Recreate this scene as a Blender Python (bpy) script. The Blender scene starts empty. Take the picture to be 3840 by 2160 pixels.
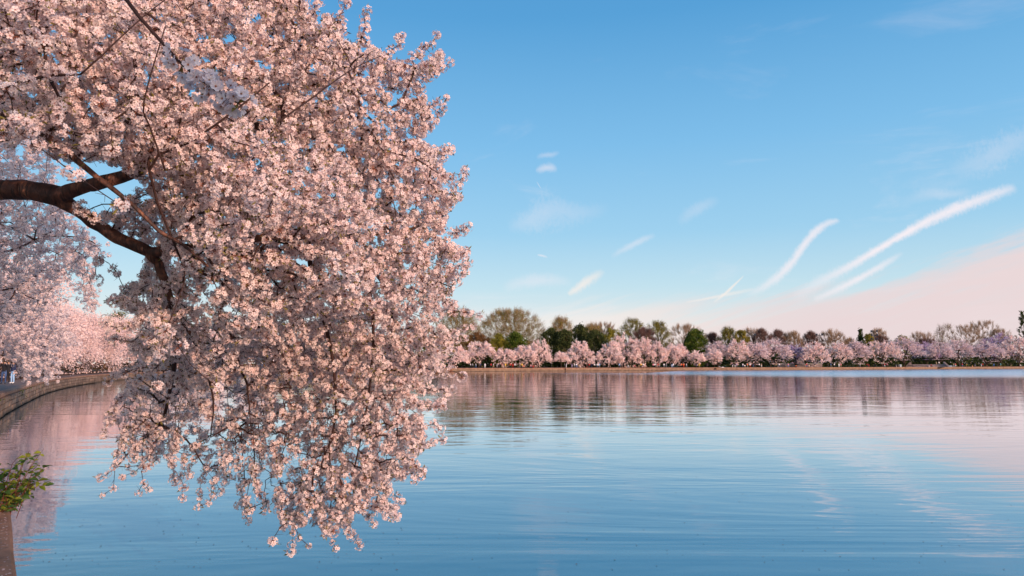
import bpy, math, random
import numpy as np
from mathutils import Vector, Matrix, Euler, noise as mnoise

random.seed(7)
np.random.seed(7)
rng = np.random.default_rng(11)
PI = math.pi
scene = bpy.context.scene
COL = scene.collection

# ------------------------------------------------------------------ camera
F = 2560.0            # focal length in pixels of the 3840 px wide photograph
CAM = Vector((0.0, 0.0, 2.6))
PITCH = math.atan(284.0 / F)
cam_data = bpy.data.cameras.new('camera')
cam_data.sensor_width = 36.0
cam_data.lens = 24.0
cam_data.clip_start = 0.05
cam_data.clip_end = 9000.0
cam = bpy.data.objects.new('camera', cam_data)
COL.objects.link(cam)
cam.location = CAM
cam.rotation_euler = (PI / 2 + PITCH, 0, 0)
scene.camera = cam

CP, SP = math.cos(PITCH), math.sin(PITCH)


def ray(px, py):
    a, b = (px - 1920.0) / F, (1080.0 - py) / F
    return Vector((a, CP - b * SP, SP + b * CP))


def W(px, py, D):
    """world point seen at photograph pixel px, py at camera depth D"""
    return CAM + ray(px, py) * D


def project(P):
    """arrays of world points -> px, py, depth"""
    P = np.asarray(P, dtype=float) - np.array(CAM)
    d = P[:, 1] * CP + P[:, 2] * SP
    up = -P[:, 1] * SP + P[:, 2] * CP
    d = np.where(np.abs(d) < 1e-4, 1e-4, d)
    return 1920 + F * P[:, 0] / d, 1080 - F * up / d, d


def lin(r, g=None, b=None):
    c = []
    for v in (r, g, b):
        v /= 255.0
        c.append(v / 12.92 if v <= 0.04045 else ((v + 0.055) / 1.055) ** 2.4)
    return (*c, 1.0)


# ------------------------------------------------------------------ node helpers
class NT:
    def __init__(self, tree):
        self.t = tree
        self.n, self.l = tree.nodes, tree.links
        self.n.clear()

    def node(self, kind, **kw):
        nd = self.n.new(kind)
        for k, v in kw.items():
            setattr(nd, k, v)
        return nd

    def put(self, sock, v):
        if isinstance(v, bpy.types.NodeSocket):
            self.l.new(v, sock)
        elif v is not None:
            sock.default_value = v

    def math(self, op, a, b=None, c=None, clamp=False):
        nd = self.node('ShaderNodeMath', operation=op, use_clamp=clamp)
        self.put(nd.inputs[0], a)
        self.put(nd.inputs[1], b)
        self.put(nd.inputs[2], c)
        return nd.outputs[0]

    def mix(self, f, a, b, blend='MIX'):
        nd = self.node('ShaderNodeMix', data_type='RGBA', blend_type=blend)
        self.put(nd.inputs[0], f)
        self.put(nd.inputs[6], a)
        self.put(nd.inputs[7], b)
        return nd.outputs[2]

    def ramp(self, fac, stops, interp='LINEAR'):
        nd = self.node('ShaderNodeValToRGB')
        cr = nd.color_ramp
        cr.interpolation = interp
        while len(cr.elements) < len(stops):
            cr.elements.new(0.5)
        for e, (p, c) in zip(cr.elements, stops):
            e.position = p
            e.color = c if len(c) == 4 else (*c, 1.0)
        self.put(nd.inputs[0], fac)
        return nd.outputs[0]

    def noise(self, vec, scale, detail=3.0, rough=0.55, distort=0.0):
        nd = self.node('ShaderNodeTexNoise')
        self.put(nd.inputs['Vector'], vec)
        nd.inputs['Scale'].default_value = scale
        nd.inputs['Detail'].default_value = detail
        nd.inputs['Roughness'].default_value = rough
        nd.inputs['Distortion'].default_value = distort
        return nd.outputs[0]

    def mapping(self, vec, scale=(1, 1, 1), rot=(0, 0, 0), loc=(0, 0, 0)):
        nd = self.node('ShaderNodeMapping')
        self.put(nd.inputs['Vector'], vec)
        nd.inputs['Location'].default_value = loc
        nd.inputs['Rotation'].default_value = rot
        nd.inputs['Scale'].default_value = scale
        return nd.outputs[0]

    def curve(self, v, pts):
        """float curve through pts (x in 0..1, y in 0..1)"""
        nd = self.node('ShaderNodeFloatCurve')
        c = nd.mapping.curves[0]
        while len(c.points) < len(pts):
            c.points.new(0.5, 0.5)
        for p, (x, y) in zip(c.points, pts):
            p.location = (x, y)
        nd.mapping.update()
        self.put(nd.inputs['Value'], v)
        return nd.outputs[0]

    def sstep(self, v, a, b, lo=0.0, hi=1.0):
        nd = self.node('ShaderNodeMapRange', interpolation_type='SMOOTHSTEP')
        self.put(nd.inputs[0], v)
        self.put(nd.inputs[1], a)
        self.put(nd.inputs[2], b)
        nd.inputs[3].default_value = lo
        nd.inputs[4].default_value = hi
        return nd.outputs[0]


# ------------------------------------------------------------------ world and sun
SUN_EL = math.radians(11.0)
SUN_AZ = math.radians(43.0)          # from straight behind the camera towards its right
S_DIR = Vector((math.sin(SUN_AZ) * math.cos(SUN_EL), -math.cos(SUN_AZ) * math.cos(SUN_EL), math.sin(SUN_EL)))

world = bpy.data.worlds.new('World')
scene.world = world
world.use_nodes = True
w = NT(world.node_tree)
tc = w.node('ShaderNodeTexCoord').outputs['Generated']
sep = w.node('ShaderNodeSeparateXYZ')
w.put(sep.inputs[0], tc)
dx, dy, dz = sep.outputs
sky = w.node('ShaderNodeTexSky', sky_type='NISHITA')
sky.sun_disc = False
sky.sun_elevation = SUN_EL
sky.sun_rotation = math.atan2(S_DIR.x, S_DIR.y)
sky.air_density = 1.0
sky.dust_density = 0.6
sky.ozone_density = 2.5
elev = w.math('DIVIDE', w.math('ARCSINE', dz), PI / 2)          # 0..1 horizon to zenith
grad = w.ramp(w.math('MAXIMUM', elev, 0.0), [
    (0.00, lin(246, 236, 232)), (0.035, lin(236, 242, 243)), (0.07, lin(203, 234, 247)),
    (0.12, lin(165, 217, 248)), (0.20, lin(132, 198, 244)), (0.31, lin(90, 168, 226)),
    (0.60, lin(58, 122, 192)), (1.0, lin(45, 100, 172))])
SKY_STRENGTH = 0.10
grad10 = w.mix(1.0, grad, (1 / SKY_STRENGTH,) * 3 + (1.0,), 'MULTIPLY')
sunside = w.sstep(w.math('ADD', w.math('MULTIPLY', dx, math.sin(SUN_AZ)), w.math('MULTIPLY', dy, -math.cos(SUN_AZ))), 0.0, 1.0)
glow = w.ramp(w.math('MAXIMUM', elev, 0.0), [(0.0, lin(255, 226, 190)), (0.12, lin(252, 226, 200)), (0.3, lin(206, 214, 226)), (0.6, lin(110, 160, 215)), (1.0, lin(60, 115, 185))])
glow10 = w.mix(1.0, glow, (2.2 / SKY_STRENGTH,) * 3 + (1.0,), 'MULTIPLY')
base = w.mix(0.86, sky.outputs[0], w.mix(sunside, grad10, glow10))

# direction-plane coordinates of the sky ahead
fy = w.math('MAXIMUM', dy, 0.05)
U = w.math('DIVIDE', dx, fy)
V = w.math('DIVIDE', dz, fy)
ahead = w.sstep(dy, 0.05, 0.45)


def uv_of(px, py):
    r = ray(px, py)
    return r.x / r.y, r.z / r.y


comb = w.node('ShaderNodeCombineXYZ')
w.put(comb.inputs[0], U)
w.put(comb.inputs[1], V)
UVv = comb.outputs[0]
HAZEC = tuple(c / SKY_STRENGTH for c in lin(234, 216, 217)[:3]) + (1.0,)
WHITE = tuple(c / SKY_STRENGTH for c in lin(251, 241, 245)[:3]) + (1.0,)
CREAM = tuple(c / SKY_STRENGTH for c in lin(251, 240, 232)[:3]) + (1.0,)

# veil of high haze, rising to the right, with a streaky upper edge
streak = w.noise(w.mapping(w.mapping(UVv, rot=(0, 0, math.radians(-19))), scale=(2.4, 21.0, 1)), 1.0, 7.0, 0.62, 0.4)
streak2 = w.noise(w.mapping(w.mapping(UVv, rot=(0, 0, math.radians(-17))), scale=(7.0, 85.0, 1)), 1.0, 4.0, 0.6, 0.3)
xs = [0, 1500, 1900, 2300, 2700, 3000, 3400, 3840, 4600]
ys = [1235, 1215, 1160, 1135, 1130, 1100, 1005, 845, 520]
U0, U1, V1 = -0.80, 1.10, 0.40
pts = []
for x_, y_ in zip(xs, ys):
    u_, v_ = uv_of(x_, y_)
    pts.append(((u_ - U0) / (U1 - U0), v_ / V1))
un = w.math('DIVIDE', w.math('SUBTRACT', U, U0), U1 - U0, clamp=True)
edge = w.math('MULTIPLY', w.curve(un, pts), V1)
vv = w.math('ADD', V, w.math('MULTIPLY', w.math('SUBTRACT', streak, 0.5), 0.16))
vv = w.math('ADD', vv, w.math('MULTIPLY', w.math('SUBTRACT', streak2, 0.5), 0.06))
below = w.math('SUBTRACT', edge, vv)
veil = w.math('MULTIPLY', w.sstep(below, -0.015, 0.05), w.math('ADD', 0.74, w.math('MULTIPLY', w.sstep(U, -0.1, 0.5), 0.28)))
veil = w.math('MULTIPLY', veil, ahead)
veil = w.math('MULTIPLY', veil, w.math('ADD', 0.40, w.math('MULTIPLY', w.math('ADD', streak, w.math('MULTIPLY', streak2, 0.4)), 0.82), clamp=True))
veilc = w.mix(w.sstep(U, 0.0, 0.45), CREAM, HAZEC)
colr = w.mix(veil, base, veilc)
# faint wisps all round
wisp = w.noise(w.mapping(tc, scale=(1.6, 1.6, 7.0), rot=(0.1, 0.05, 0)), 2.2, 6.0, 0.62, 0.6)
colr = w.mix(w.math('MULTIPLY', w.sstep(wisp, 0.56, 0.82), w.sstep(dz, 0.75, 0.05, 0.0, 0.30)), colr, WHITE)

# aircraft trails and small wisps: (points along the middle line, half widths, strengths, colour)
TRAILS = [
    ([(2968, 1115), (3085, 1052), (3200, 990), (3340, 907), (3480, 829), (3620, 768), (3815, 700)],
     [24, 24, 18, 16, 24, 27, 14], [0.1, 0.45, 0.75, 0.95, 0.9, 0.85, 0.0], WHITE),
    ([(3050, 1125), (3140, 1085), (3220, 1045), (3300, 1000), (3390, 945)],
     [12, 15, 14, 15, 5], [0.2, 0.6, 0.75, 0.6, 0.0], WHITE),
    ([(2795, 1110), (2880, 1065), (2965, 990), (3030, 900), (3090, 845), (3150, 823)],
     [12, 18, 19, 17, 17, 5], [0.0, 0.5, 0.75, 0.75, 0.7, 0.0], WHITE),
    ([(2675, 1135), (2720, 1100), (2750, 1072), (2790, 1033)],
     [6, 6, 5, 3], [0.1, 0.7, 0.75, 0.1], CREAM),
    ([(2570, 1134), (2650, 1120), (2750, 1100), (2840, 1082)],
     [4, 6, 8, 6], [0.1, 0.5, 0.45, 0.0], CREAM),
    ([(2130, 1104), (2180, 1072), (2220, 1043), (2270, 1016)],
     [8, 20, 20, 12], [0.4, 0.75, 0.6, 0.0], CREAM),
    ([(2010, 592), (2040, 582), (2070, 580), (2100, 570)], [10, 12, 12, 6], [0.0, 0.24, 0.24, 0.0], WHITE),
    ([(2008, 640), (2035, 632), (2062, 628), (2092, 634)], [8, 19, 19, 8], [0.1, 0.42, 0.42, 0.0], WHITE),
    ([(1900, 850), (1980, 830), (2060, 790), (2160, 800), (2290, 775)], [25, 45, 70, 45, 20], [0.0, 0.20, 0.20, 0.15, 0.0], WHITE),
    ([(2540, 840), (2590, 800), (2640, 770), (2700, 745)], [20, 26, 26, 16], [0.0, 0.16, 0.16, 0.0], WHITE),
    ([(2290, 965), (2350, 930), (2410, 900), (2460, 880)], [10, 14, 14, 10], [0.0, 0.3, 0.3, 0.0], WHITE),
    ([(2015, 955), (2030, 958), (2042, 961), (2055, 966)], [3, 5, 5, 3], [0.2, 0.5, 0.4, 0.0], WHITE),
    ([(1880, 1080), (1970, 1058), (2060, 1050), (2150, 1062)], [18, 28, 26, 18], [0.0, 0.3, 0.28, 0.0], WHITE),
    ([(2012, 680), (2018, 690), (2024, 700), (2030, 708)], [2, 2, 2, 1.5], [0.0, 0.35, 0.4, 0.0], WHITE),
    ([(3380, 770), (3470, 730), (3560, 728), (3650, 715)], [25, 26, 22, 16], [0.0, 0.14, 0.18, 0.0], WHITE),
    ([(3560, 640), (3680, 600), (3760, 560), (3900, 480)], [40, 60, 60, 50], [0.0, 0.20, 0.22, 0.1], WHITE),
]
ragged = w.noise(w.mapping(UVv, scale=(50, 50, 1)), 1.0, 5.0, 0.65, 0.4)
ragged2 = w.noise(w.mapping(UVv, scale=(230, 120, 1), rot=(0, 0, 0.4)), 1.0, 3.0, 0.6)
rag = w.math('ADD', w.math('SUBTRACT', ragged, 0.5), w.math('MULTIPLY', w.math('SUBTRACT', ragged2, 0.5), 1.1))
for line, wid, amp, tcol in TRAILS:
    P = [uv_of(*p) for p in line]
    (ua, va), (ub, vb) = P[0], P[-1]
    L = math.hypot(ub - ua, vb - va)
    ex, ey = (ub - ua) / L, (vb - va) / L
    st = [(((u - ua) * ex + (v - va) * ey) / L, (-(u - ua) * ey + (v - va) * ex) / L) for u, v in P]
    du, dv = w.math('SUBTRACT', U, ua), w.math('SUBTRACT', V, va)
    s = w.math('ADD', w.math('MULTIPLY', du, ex / L), w.math('MULTIPLY', dv, ey / L))
    t = w.math('ADD', w.math('MULTIPLY', du, -ey), w.math('MULTIPLY', dv, ex))
    sc_ = w.math('MAXIMUM', w.math('MINIMUM', s, 1.0), 0.0)
    mid = w.math('MULTIPLY', w.math('SUBTRACT', w.curve(sc_, [(a, b + 0.5) for a, b in st]), 0.5), L)
    wmax = max(wid) / F
    half = w.math('MULTIPLY', w.curve(sc_, [(a, q / F / wmax) for (a, _), q in zip(st, wid)]), wmax)
    inten = w.curve(sc_, [(a, q) for (a, _), q in zip(st, amp)])
    d = w.math('DIVIDE', w.math('ABSOLUTE', w.math('SUBTRACT', t, mid)), half)
    d = w.math('ADD', d, w.math('MULTIPLY', rag, 1.0 if wmax < 0.011 else 1.5))
    m = w.math('MULTIPLY', w.sstep(d, 1.35, -0.05), inten)
    m = w.math('MULTIPLY', m, w.math('MULTIPLY', w.sstep(s, -0.01, 0.03), w.sstep(s, 1.01, 0.97)))
    m = w.math('MULTIPLY', m, w.math('MULTIPLY', ahead, w.math('ADD', 0.62, w.math('MULTIPLY', ragged2, 0.7))))
    colr = w.mix(w.math('MINIMUM', m, 1.0), colr, tcol)
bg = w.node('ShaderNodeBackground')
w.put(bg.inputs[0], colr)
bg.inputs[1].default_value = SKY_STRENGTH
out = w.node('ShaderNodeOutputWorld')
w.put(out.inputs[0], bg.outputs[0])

sun_data = bpy.data.lights.new('sun', 'SUN')
sun_data.energy = 4.4
sun_data.angle = math.radians(0.6)
sun_data.color = (1.0, 0.66, 0.50)
sun = bpy.data.objects.new('sun', sun_data)
COL.objects.link(sun)
sun.rotation_euler = (-S_DIR).to_track_quat('-Z', 'Y').to_euler()
sun.location = (30, -30, 40)

scene.view_settings.view_transform = 'Standard'
scene.view_settings.look = 'None'
scene.view_settings.exposure = 0.0
scene.view_settings.gamma = 1.0
scene.view_settings.use_curve_mapping = False
scene.cycles.max_bounces = 7
scene.cycles.diffuse_bounces = 3
scene.cycles.glossy_bounces = 3
scene.cycles.transmission_bounces = 4


# ------------------------------------------------------------------ materials
def material(name):
    m = bpy.data.materials.new(name)
    m.use_nodes = True
    return m, NT(m.node_tree)


def finish(t, shader, disp=None):
    o = t.node('ShaderNodeOutputMaterial')
    t.put(o.inputs[0], shader)


def principled(t, color, rough=0.8, spec=0.3, normal=None):
    p = t.node('ShaderNodeBsdfPrincipled')
    t.put(p.inputs['Base Color'], color)
    t.put(p.inputs['Roughness'], rough)
    p.inputs['Specular IOR Level'].default_value = spec
    if normal is not None:
        t.put(p.inputs['Normal'], normal)
    return p.outputs[0]


def m_petal(name, a, b, trans=0.35, scale=14.0):
    m, t = material(name)
    pos = t.node('ShaderNodeNewGeometry').outputs['Position']
    n = t.noise(pos, scale, 2.0)
    c = t.mix(t.sstep(n, 0.35, 0.65), (*a, 1), (*b, 1))
    d = t.node('ShaderNodeBsdfDiffuse')
    t.put(d.inputs[0], c)
    tr = t.node('ShaderNodeBsdfTranslucent')
    t.put(tr.inputs[0], c)
    mx = t.node('ShaderNodeMixShader')
    mx.inputs[0].default_value = trans
    t.put(mx.inputs[1], d.outputs[0])
    t.put(mx.inputs[2], tr.outputs[0])
    finish(t, mx.outputs[0])
    return m


def m_flat(name, c, rough=0.8, var=0.25, scale=6.0, spec=0.2, bump=0.0):
    m, t = material(name)
    pos = t.node('ShaderNodeTexCoord').outputs['Object']
    n = t.noise(pos, scale, 4.0)
    k = t.math('ADD', 1 - var, t.math('MULTIPLY', n, 2 * var))
    cc = t.mix(1.0, (*c, 1), k, 'MULTIPLY')
    nm = None
    if bump:
        b = t.node('ShaderNodeBump')
        b.inputs['Strength'].default_value = 0.6
        b.inputs['Distance'].default_value = bump
        t.put(b.inputs['Height'], n)
        nm = b.outputs[0]
    finish(t, principled(t, cc, rough, spec, nm))
    return m


PETAL = m_petal('petal_white_pink', (0.89, 0.70, 0.665), (0.90, 0.785, 0.75), 0.34)
PETAL_W = m_petal('petal_white', (0.90, 0.76, 0.75), (0.92, 0.83, 0.82), 0.34, 30.0)
EYE = m_flat('flower_centre', (0.45, 0.10, 0.07), 0.7, 0.3, 40)
EYE_Y = m_flat('flower_centre_yellow', (0.50, 0.27, 0.09), 0.7, 0.3, 40)
STALK = m_flat('flower_stalk', (0.22, 0.075, 0.04), 0.7, 0.3, 20)
LEAF_B = m_flat('bronze_leaf', (0.16, 0.13, 0.03), 0.5, 0.4, 10)
BLOOM_MID = m_petal('blossom_mid', (0.84, 0.60, 0.55), (0.89, 0.70, 0.66), 0.22, 3.0)
BLOOM_FAR = m_petal('blossom_far', (0.86, 0.60, 0.56), (0.92, 0.76, 0.71), 0.15, 0.9)
BLOOM_PALE = m_petal('blossom_pale_far', (0.70, 0.52, 0.53), (0.84, 0.68, 0.67), 0.15, 0.9)
BLOOM_SHADED = m_petal('blossom_shaded_far', (0.42, 0.30, 0.50), (0.70, 0.52, 0.64), 0.15, 0.9)  # shade on the farther crowns painted into a lilac blossom colour


def m_bark():
    m, t = material('cherry_bark')
    oc = t.node('ShaderNodeNewGeometry').outputs['Position']
    n1 = t.noise(oc, 9.0, 6.0, 0.65)
    n2 = t.noise(t.mapping(oc, scale=(55, 9, 9)), 1.0, 4.0, 0.6, 0.5)
    c = t.ramp(n1, [(0.3, (0.03, 0.014, 0.010)), (0.5, (0.10, 0.040, 0.026)), (0.66, (0.28, 0.115, 0.06))])
    c2 = t.mix(t.sstep(n2, 0.5, 0.62), c, (0.035, 0.017, 0.013, 1))
    b = t.node('ShaderNodeBump')
    b.inputs['Strength'].default_value = 0.9
    b.inputs['Distance'].default_value = 0.012
    t.put(b.inputs['Height'], t.math('ADD', n1, n2))
    finish(t, principled(t, c2, 0.62, 0.45, b.outputs[0]))
    return m


BARK = m_bark()
TWIG = m_flat('twig_bark', (0.048, 0.024, 0.020), 0.75, 0.4, 20)
FAR_BARK = m_flat('far_bark', (0.055, 0.036, 0.030), 0.9, 0.3, 2)
TWIG_PURPLE = m_flat('bare_twigs_purple_brown', (0.13, 0.075, 0.065), 0.9, 0.35, 0.3)
TWIG_GREY = m_flat('bare_twigs_grey', (0.25, 0.17, 0.11), 0.9, 0.35, 0.3)
LEAF_OLIVE = m_petal('olive_foliage', (0.21, 0.175, 0.035), (0.37, 0.30, 0.06), 0.25, 0.5)
LEAF_YG = m_petal('yellow_green_foliage', (0.16, 0.16, 0.025), (0.34, 0.30, 0.05), 0.25, 0.5)
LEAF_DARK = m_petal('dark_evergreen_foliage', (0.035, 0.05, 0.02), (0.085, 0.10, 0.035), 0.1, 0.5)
LEAF_BRIGHT = m_petal('glossy_green_foliage', (0.05, 0.09, 0.015), (0.12, 0.15, 0.03), 0.15, 0.5)
LEAF_RUST = m_petal('rust_foliage', (0.17, 0.09, 0.04), (0.24, 0.13, 0.06), 0.2, 0.5)


# ------------------------------------------------------------------ objects helpers
def mesh_obj(name, verts, faces, mats, parent=None, midx=None, smooth=False):
    me = bpy.data.meshes.new(name)
    verts = np.asarray(verts, dtype=np.float32).reshape(-1, 3)
    if isinstance(faces, np.ndarray):
        nf, k = faces.shape
        me.vertices.add(len(verts))
        me.vertices.foreach_set('co', verts.ravel())
        me.loops.add(nf * k)
        me.loops.foreach_set('vertex_index', faces.astype(np.int32).ravel())
        me.polygons.add(nf)
        me.polygons.foreach_set('loop_start', np.arange(0, nf * k, k, dtype=np.int32))
        me.update(calc_edges=True)
    else:
        me.from_pydata([tuple(map(float, v)) for v in verts], [], faces)
        me.update()
    if not isinstance(mats, (list, tuple)):
        mats = [mats]
    for m in mats:
        me.materials.append(m)
    if midx is not None:
        me.polygons.foreach_set('material_index', np.asarray(midx, dtype=np.int32))
    if smooth:
        me.polygons.foreach_set('use_smooth', np.ones(len(me.polygons), dtype=bool))
    o = bpy.data.objects.new(name, me)
    COL.objects.link(o)
    if parent is not None:
        o.parent = parent
    return o


def tag(o, label=None, cat=None, group=None, kind=None):
    if label:
        o['label'] = label
    if cat:
        o['category'] = cat
    if group:
        o['group'] = group
    if kind:
        o['kind'] = kind
    return o


def thing(name, loc, label, cat, group=None, rz=0.0):
    o = bpy.data.objects.new(name, None)
    o.empty_display_size = 0.2
    COL.objects.link(o)
    o.location = loc
    o.rotation_euler = (0, 0, rz)
    return tag(o, label, cat, group)


class MB:
    """mesh gatherer"""
    def __init__(self):
        self.v, self.f, self.m = [], [], []
        self.mi = 0

    def add(self, verts, faces):
        n = len(self.v)
        self.v.extend([tuple(p) for p in verts])
        for f in faces:
            self.f.append(tuple(i + n for i in f))
            self.m.append(self.mi)

    def box(self, c, s, rz=0.0, taper=1.0):
        cx, cy, cz = c
        sx, sy, sz = s[0] / 2, s[1] / 2, s[2] / 2
        cr, sr = math.cos(rz), math.sin(rz)
        vs = []
        for z, k in ((-sz, 1.0), (sz, taper)):
            for x, y in ((-sx, -sy), (sx, -sy), (sx, sy), (-sx, sy)):
                x, y = x * k, y * k
                vs.append((cx + x * cr - y * sr, cy + x * sr + y * cr, cz + z))
        self.add(vs, [(0, 3, 2, 1), (4, 5, 6, 7), (0, 1, 5, 4), (1, 2, 6, 5), (2, 3, 7, 6), (3, 0, 4, 7)])

    def tube(self, pts, radii, sides=6, cap=True):
        pts = [Vector(p) for p in pts]
        rings = []
        up = Vector((0.13, 0.21, 1)).normalized()
        for i, p in enumerate(pts):
            a = pts[max(0, i - 1)]
            b = pts[min(len(pts) - 1, i + 1)]
            d = (b - a)
            d = d.normalized() if d.length > 1e-9 else Vector((0, 0, 1))
            x = d.cross(up)
            if x.length < 1e-3:
                x = d.cross(Vector((1, 0, 0)))
            x.normalize()
            y = d.cross(x)
            up = x.cross(d).normalized() if i == 0 else up
            r = radii[i] if hasattr(radii, '__len__') else radii
            rings.append([p + (x * math.cos(2 * PI * k / sides) + y * math.sin(2 * PI * k / sides)) * r for k in range(sides)])
        vs = [q for ring in rings for q in ring]
        fs = []
        for i in range(len(pts) - 1):
            for k in range(sides):
                k2 = (k + 1) % sides
                fs.append((i * sides + k, i * sides + k2, (i + 1) * sides + k2, (i + 1) * sides + k))
        if cap:
            fs.append(tuple(range(sides - 1, -1, -1)))
            fs.append(tuple((len(pts) - 1) * sides + k for k in range(sides)))
        self.add(vs, fs)

    def build(self, name, mats, parent=None, smooth=False):
        return mesh_obj(name, self.v, self.f, mats, parent, self.m, smooth)


def fast_tubes(A, B, ra, rb, sides=3):
    """many straight tapered tubes as numpy arrays -> verts, quads"""
    A, B = np.asarray(A, float), np.asarray(B, float)
    n = len(A)
    d = B - A
    L = np.linalg.norm(d, axis=1, keepdims=True)
    d = d / np.maximum(L, 1e-6)
    ref = np.where(np.abs(d[:, 2:3]) > 0.9, np.array([[1.0, 0, 0]]), np.array([[0, 0, 1.0]]))
    x = np.cross(d, ref)
    x /= np.maximum(np.linalg.norm(x, axis=1, keepdims=True), 1e-6)
    y = np.cross(d, x)
    ang = np.arange(sides) * 2 * PI / sides
    off = x[:, None, :] * np.cos(ang)[None, :, None] + y[:, None, :] * np.sin(ang)[None, :, None]
    va = A[:, None, :] + off * np.asarray(ra)[:, None, None]
    vb = B[:, None, :] + off * np.asarray(rb)[:, None, None]
    v = np.concatenate([va, vb], axis=1).reshape(-1, 3)
    k = np.arange(sides)
    k2 = (k + 1) % sides
    f = np.stack([k, k2, k2 + sides, k + sides], axis=1)
    f = (f[None] + (np.arange(n) * 2 * sides)[:, None, None]).reshape(-1, 4)
    return v, f


def rand_quads(P, size, aspect=0.7, axis=None, rs=None):
    """randomly turned small faces at points P; returns verts, quads"""
    rs = rs or rng
    n = len(P)
    a = rs.normal(size=(n, 3))
    if axis is not None:
        a = axis + 0.45 * a
    a /= np.linalg.norm(a, axis=1, keepdims=True)
    b = rs.normal(size=(n, 3))
    b -= (b * a).sum(1, keepdims=True) * a
    b /= np.linalg.norm(b, axis=1, keepdims=True)
    s = (np.asarray(size) * np.ones(n))[:, None]
    a, b = a * s * 0.5, b * s * 0.5 * aspect
    v = np.stack([P - a, P - b + a * 0.15, P + a, P + b + a * 0.15], axis=1).reshape(-1, 3)
    f = np.arange(n * 4).reshape(n, 4)
    return v, f


def prim(P, root, alpha):
    """grow a tree through the points: cost = edge length + alpha * path length"""
    n = len(P)
    nseed = len(root)
    parent = np.full(n, -1)
    path = np.zeros(n)
    for i, (p, l) in enumerate(root):
        parent[i], path[i] = p, l
    done = np.zeros(n, bool)
    done[:nseed] = True
    best = np.full(n, 1e9)
    bi = np.zeros(n, int)
    for i in range(nseed):
        d = np.linalg.norm(P - P[i], axis=1)
        c = d + alpha * path[i]
        m = c < best
        best[m], bi[m] = c[m], i
    order = list(range(nseed))
    for _ in range(n - nseed):
        c = np.where(done, 1e9, best)
        j = int(c.argmin())
        done[j] = True
        p = bi[j]
        parent[j] = p
        path[j] = path[p] + np.linalg.norm(P[j] - P[p])
        order.append(j)
        d = np.linalg.norm(P - P[j], axis=1)
        cc = d + alpha * path[j]
        m = (cc < best) & ~done
        best[m], bi[m] = cc[m], j
    return parent, path, order


def pipe_radius(parent, order, r0, power=2.4):
    a = np.full(len(parent), r0 ** power)
    acc = np.zeros(len(parent))
    for j in reversed(order):
        acc[j] = max(acc[j], a[j])
        if parent[j] >= 0:
            acc[parent[j]] += acc[j]
    return acc ** (1 / power)


# ------------------------------------------------------------------ setting: shoreline, water, land
GZ = 1.1
SHORE = [(-0.02, 0.60), (-1.33, 2.27), (-3.545, 5.02), (-5.70, 7.85), (-9.5, 12.4), (-15.0, 19.6), (-21.3, 28.0), (-31.0, 43.5),
         (-45, 68), (-58, 97), (-67, 130), (-71, 165), (-66, 198), (-48, 221), (-20, 231), (10, 244), (38, 256), (82, 270),
         (133, 289), (195, 318), (262, 350), (360, 400), (450, 400), (520, 300), (480, 150), (330, 30), (150, -30), (50, -38),
         (14, -18), (4, -5.2)]


def shoreD(px):
    return float(np.interp(px, [1600, 1700, 2300, 2700, 3100, 3840], [228, 231, 256, 270, 289, 350]))


def smooth_loop(pts, n=3):
    """Catmull-Rom through the closed loop"""
    out_ = []
    N = len(pts)
    for i in range(N):
        p0, p1, p2, p3 = (np.array(pts[(i + k - 1) % N], float) for k in range(4))
        for k in range(n):
            t = k / n
            out_.append(tuple(0.5 * ((2 * p1) + (-p0 + p2) * t + (2 * p0 - 5 * p1 + 4 * p2 - p3) * t * t + (-p0 + 3 * p1 - 3 * p2 + p3) * t ** 3)))
    return out_


LOOP = smooth_loop(SHORE, 4)
LP = np.array(LOOP)
area2 = float(np.sum(LP[:, 0] * np.roll(LP[:, 1], -1) - np.roll(LP[:, 0], -1) * LP[:, 1]))
tang = np.roll(LP, -1, 0) - np.roll(LP, 1, 0)
tang /= np.linalg.norm(tang, axis=1, keepdims=True)
OUTN = np.stack([tang[:, 1], -tang[:, 0]], 1) * (1 if area2 > 0 else -1)      # away from the water


def ring(off, z):
    q = LP + OUTN * off
    return [(x, y, z) for x, y in q]


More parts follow.
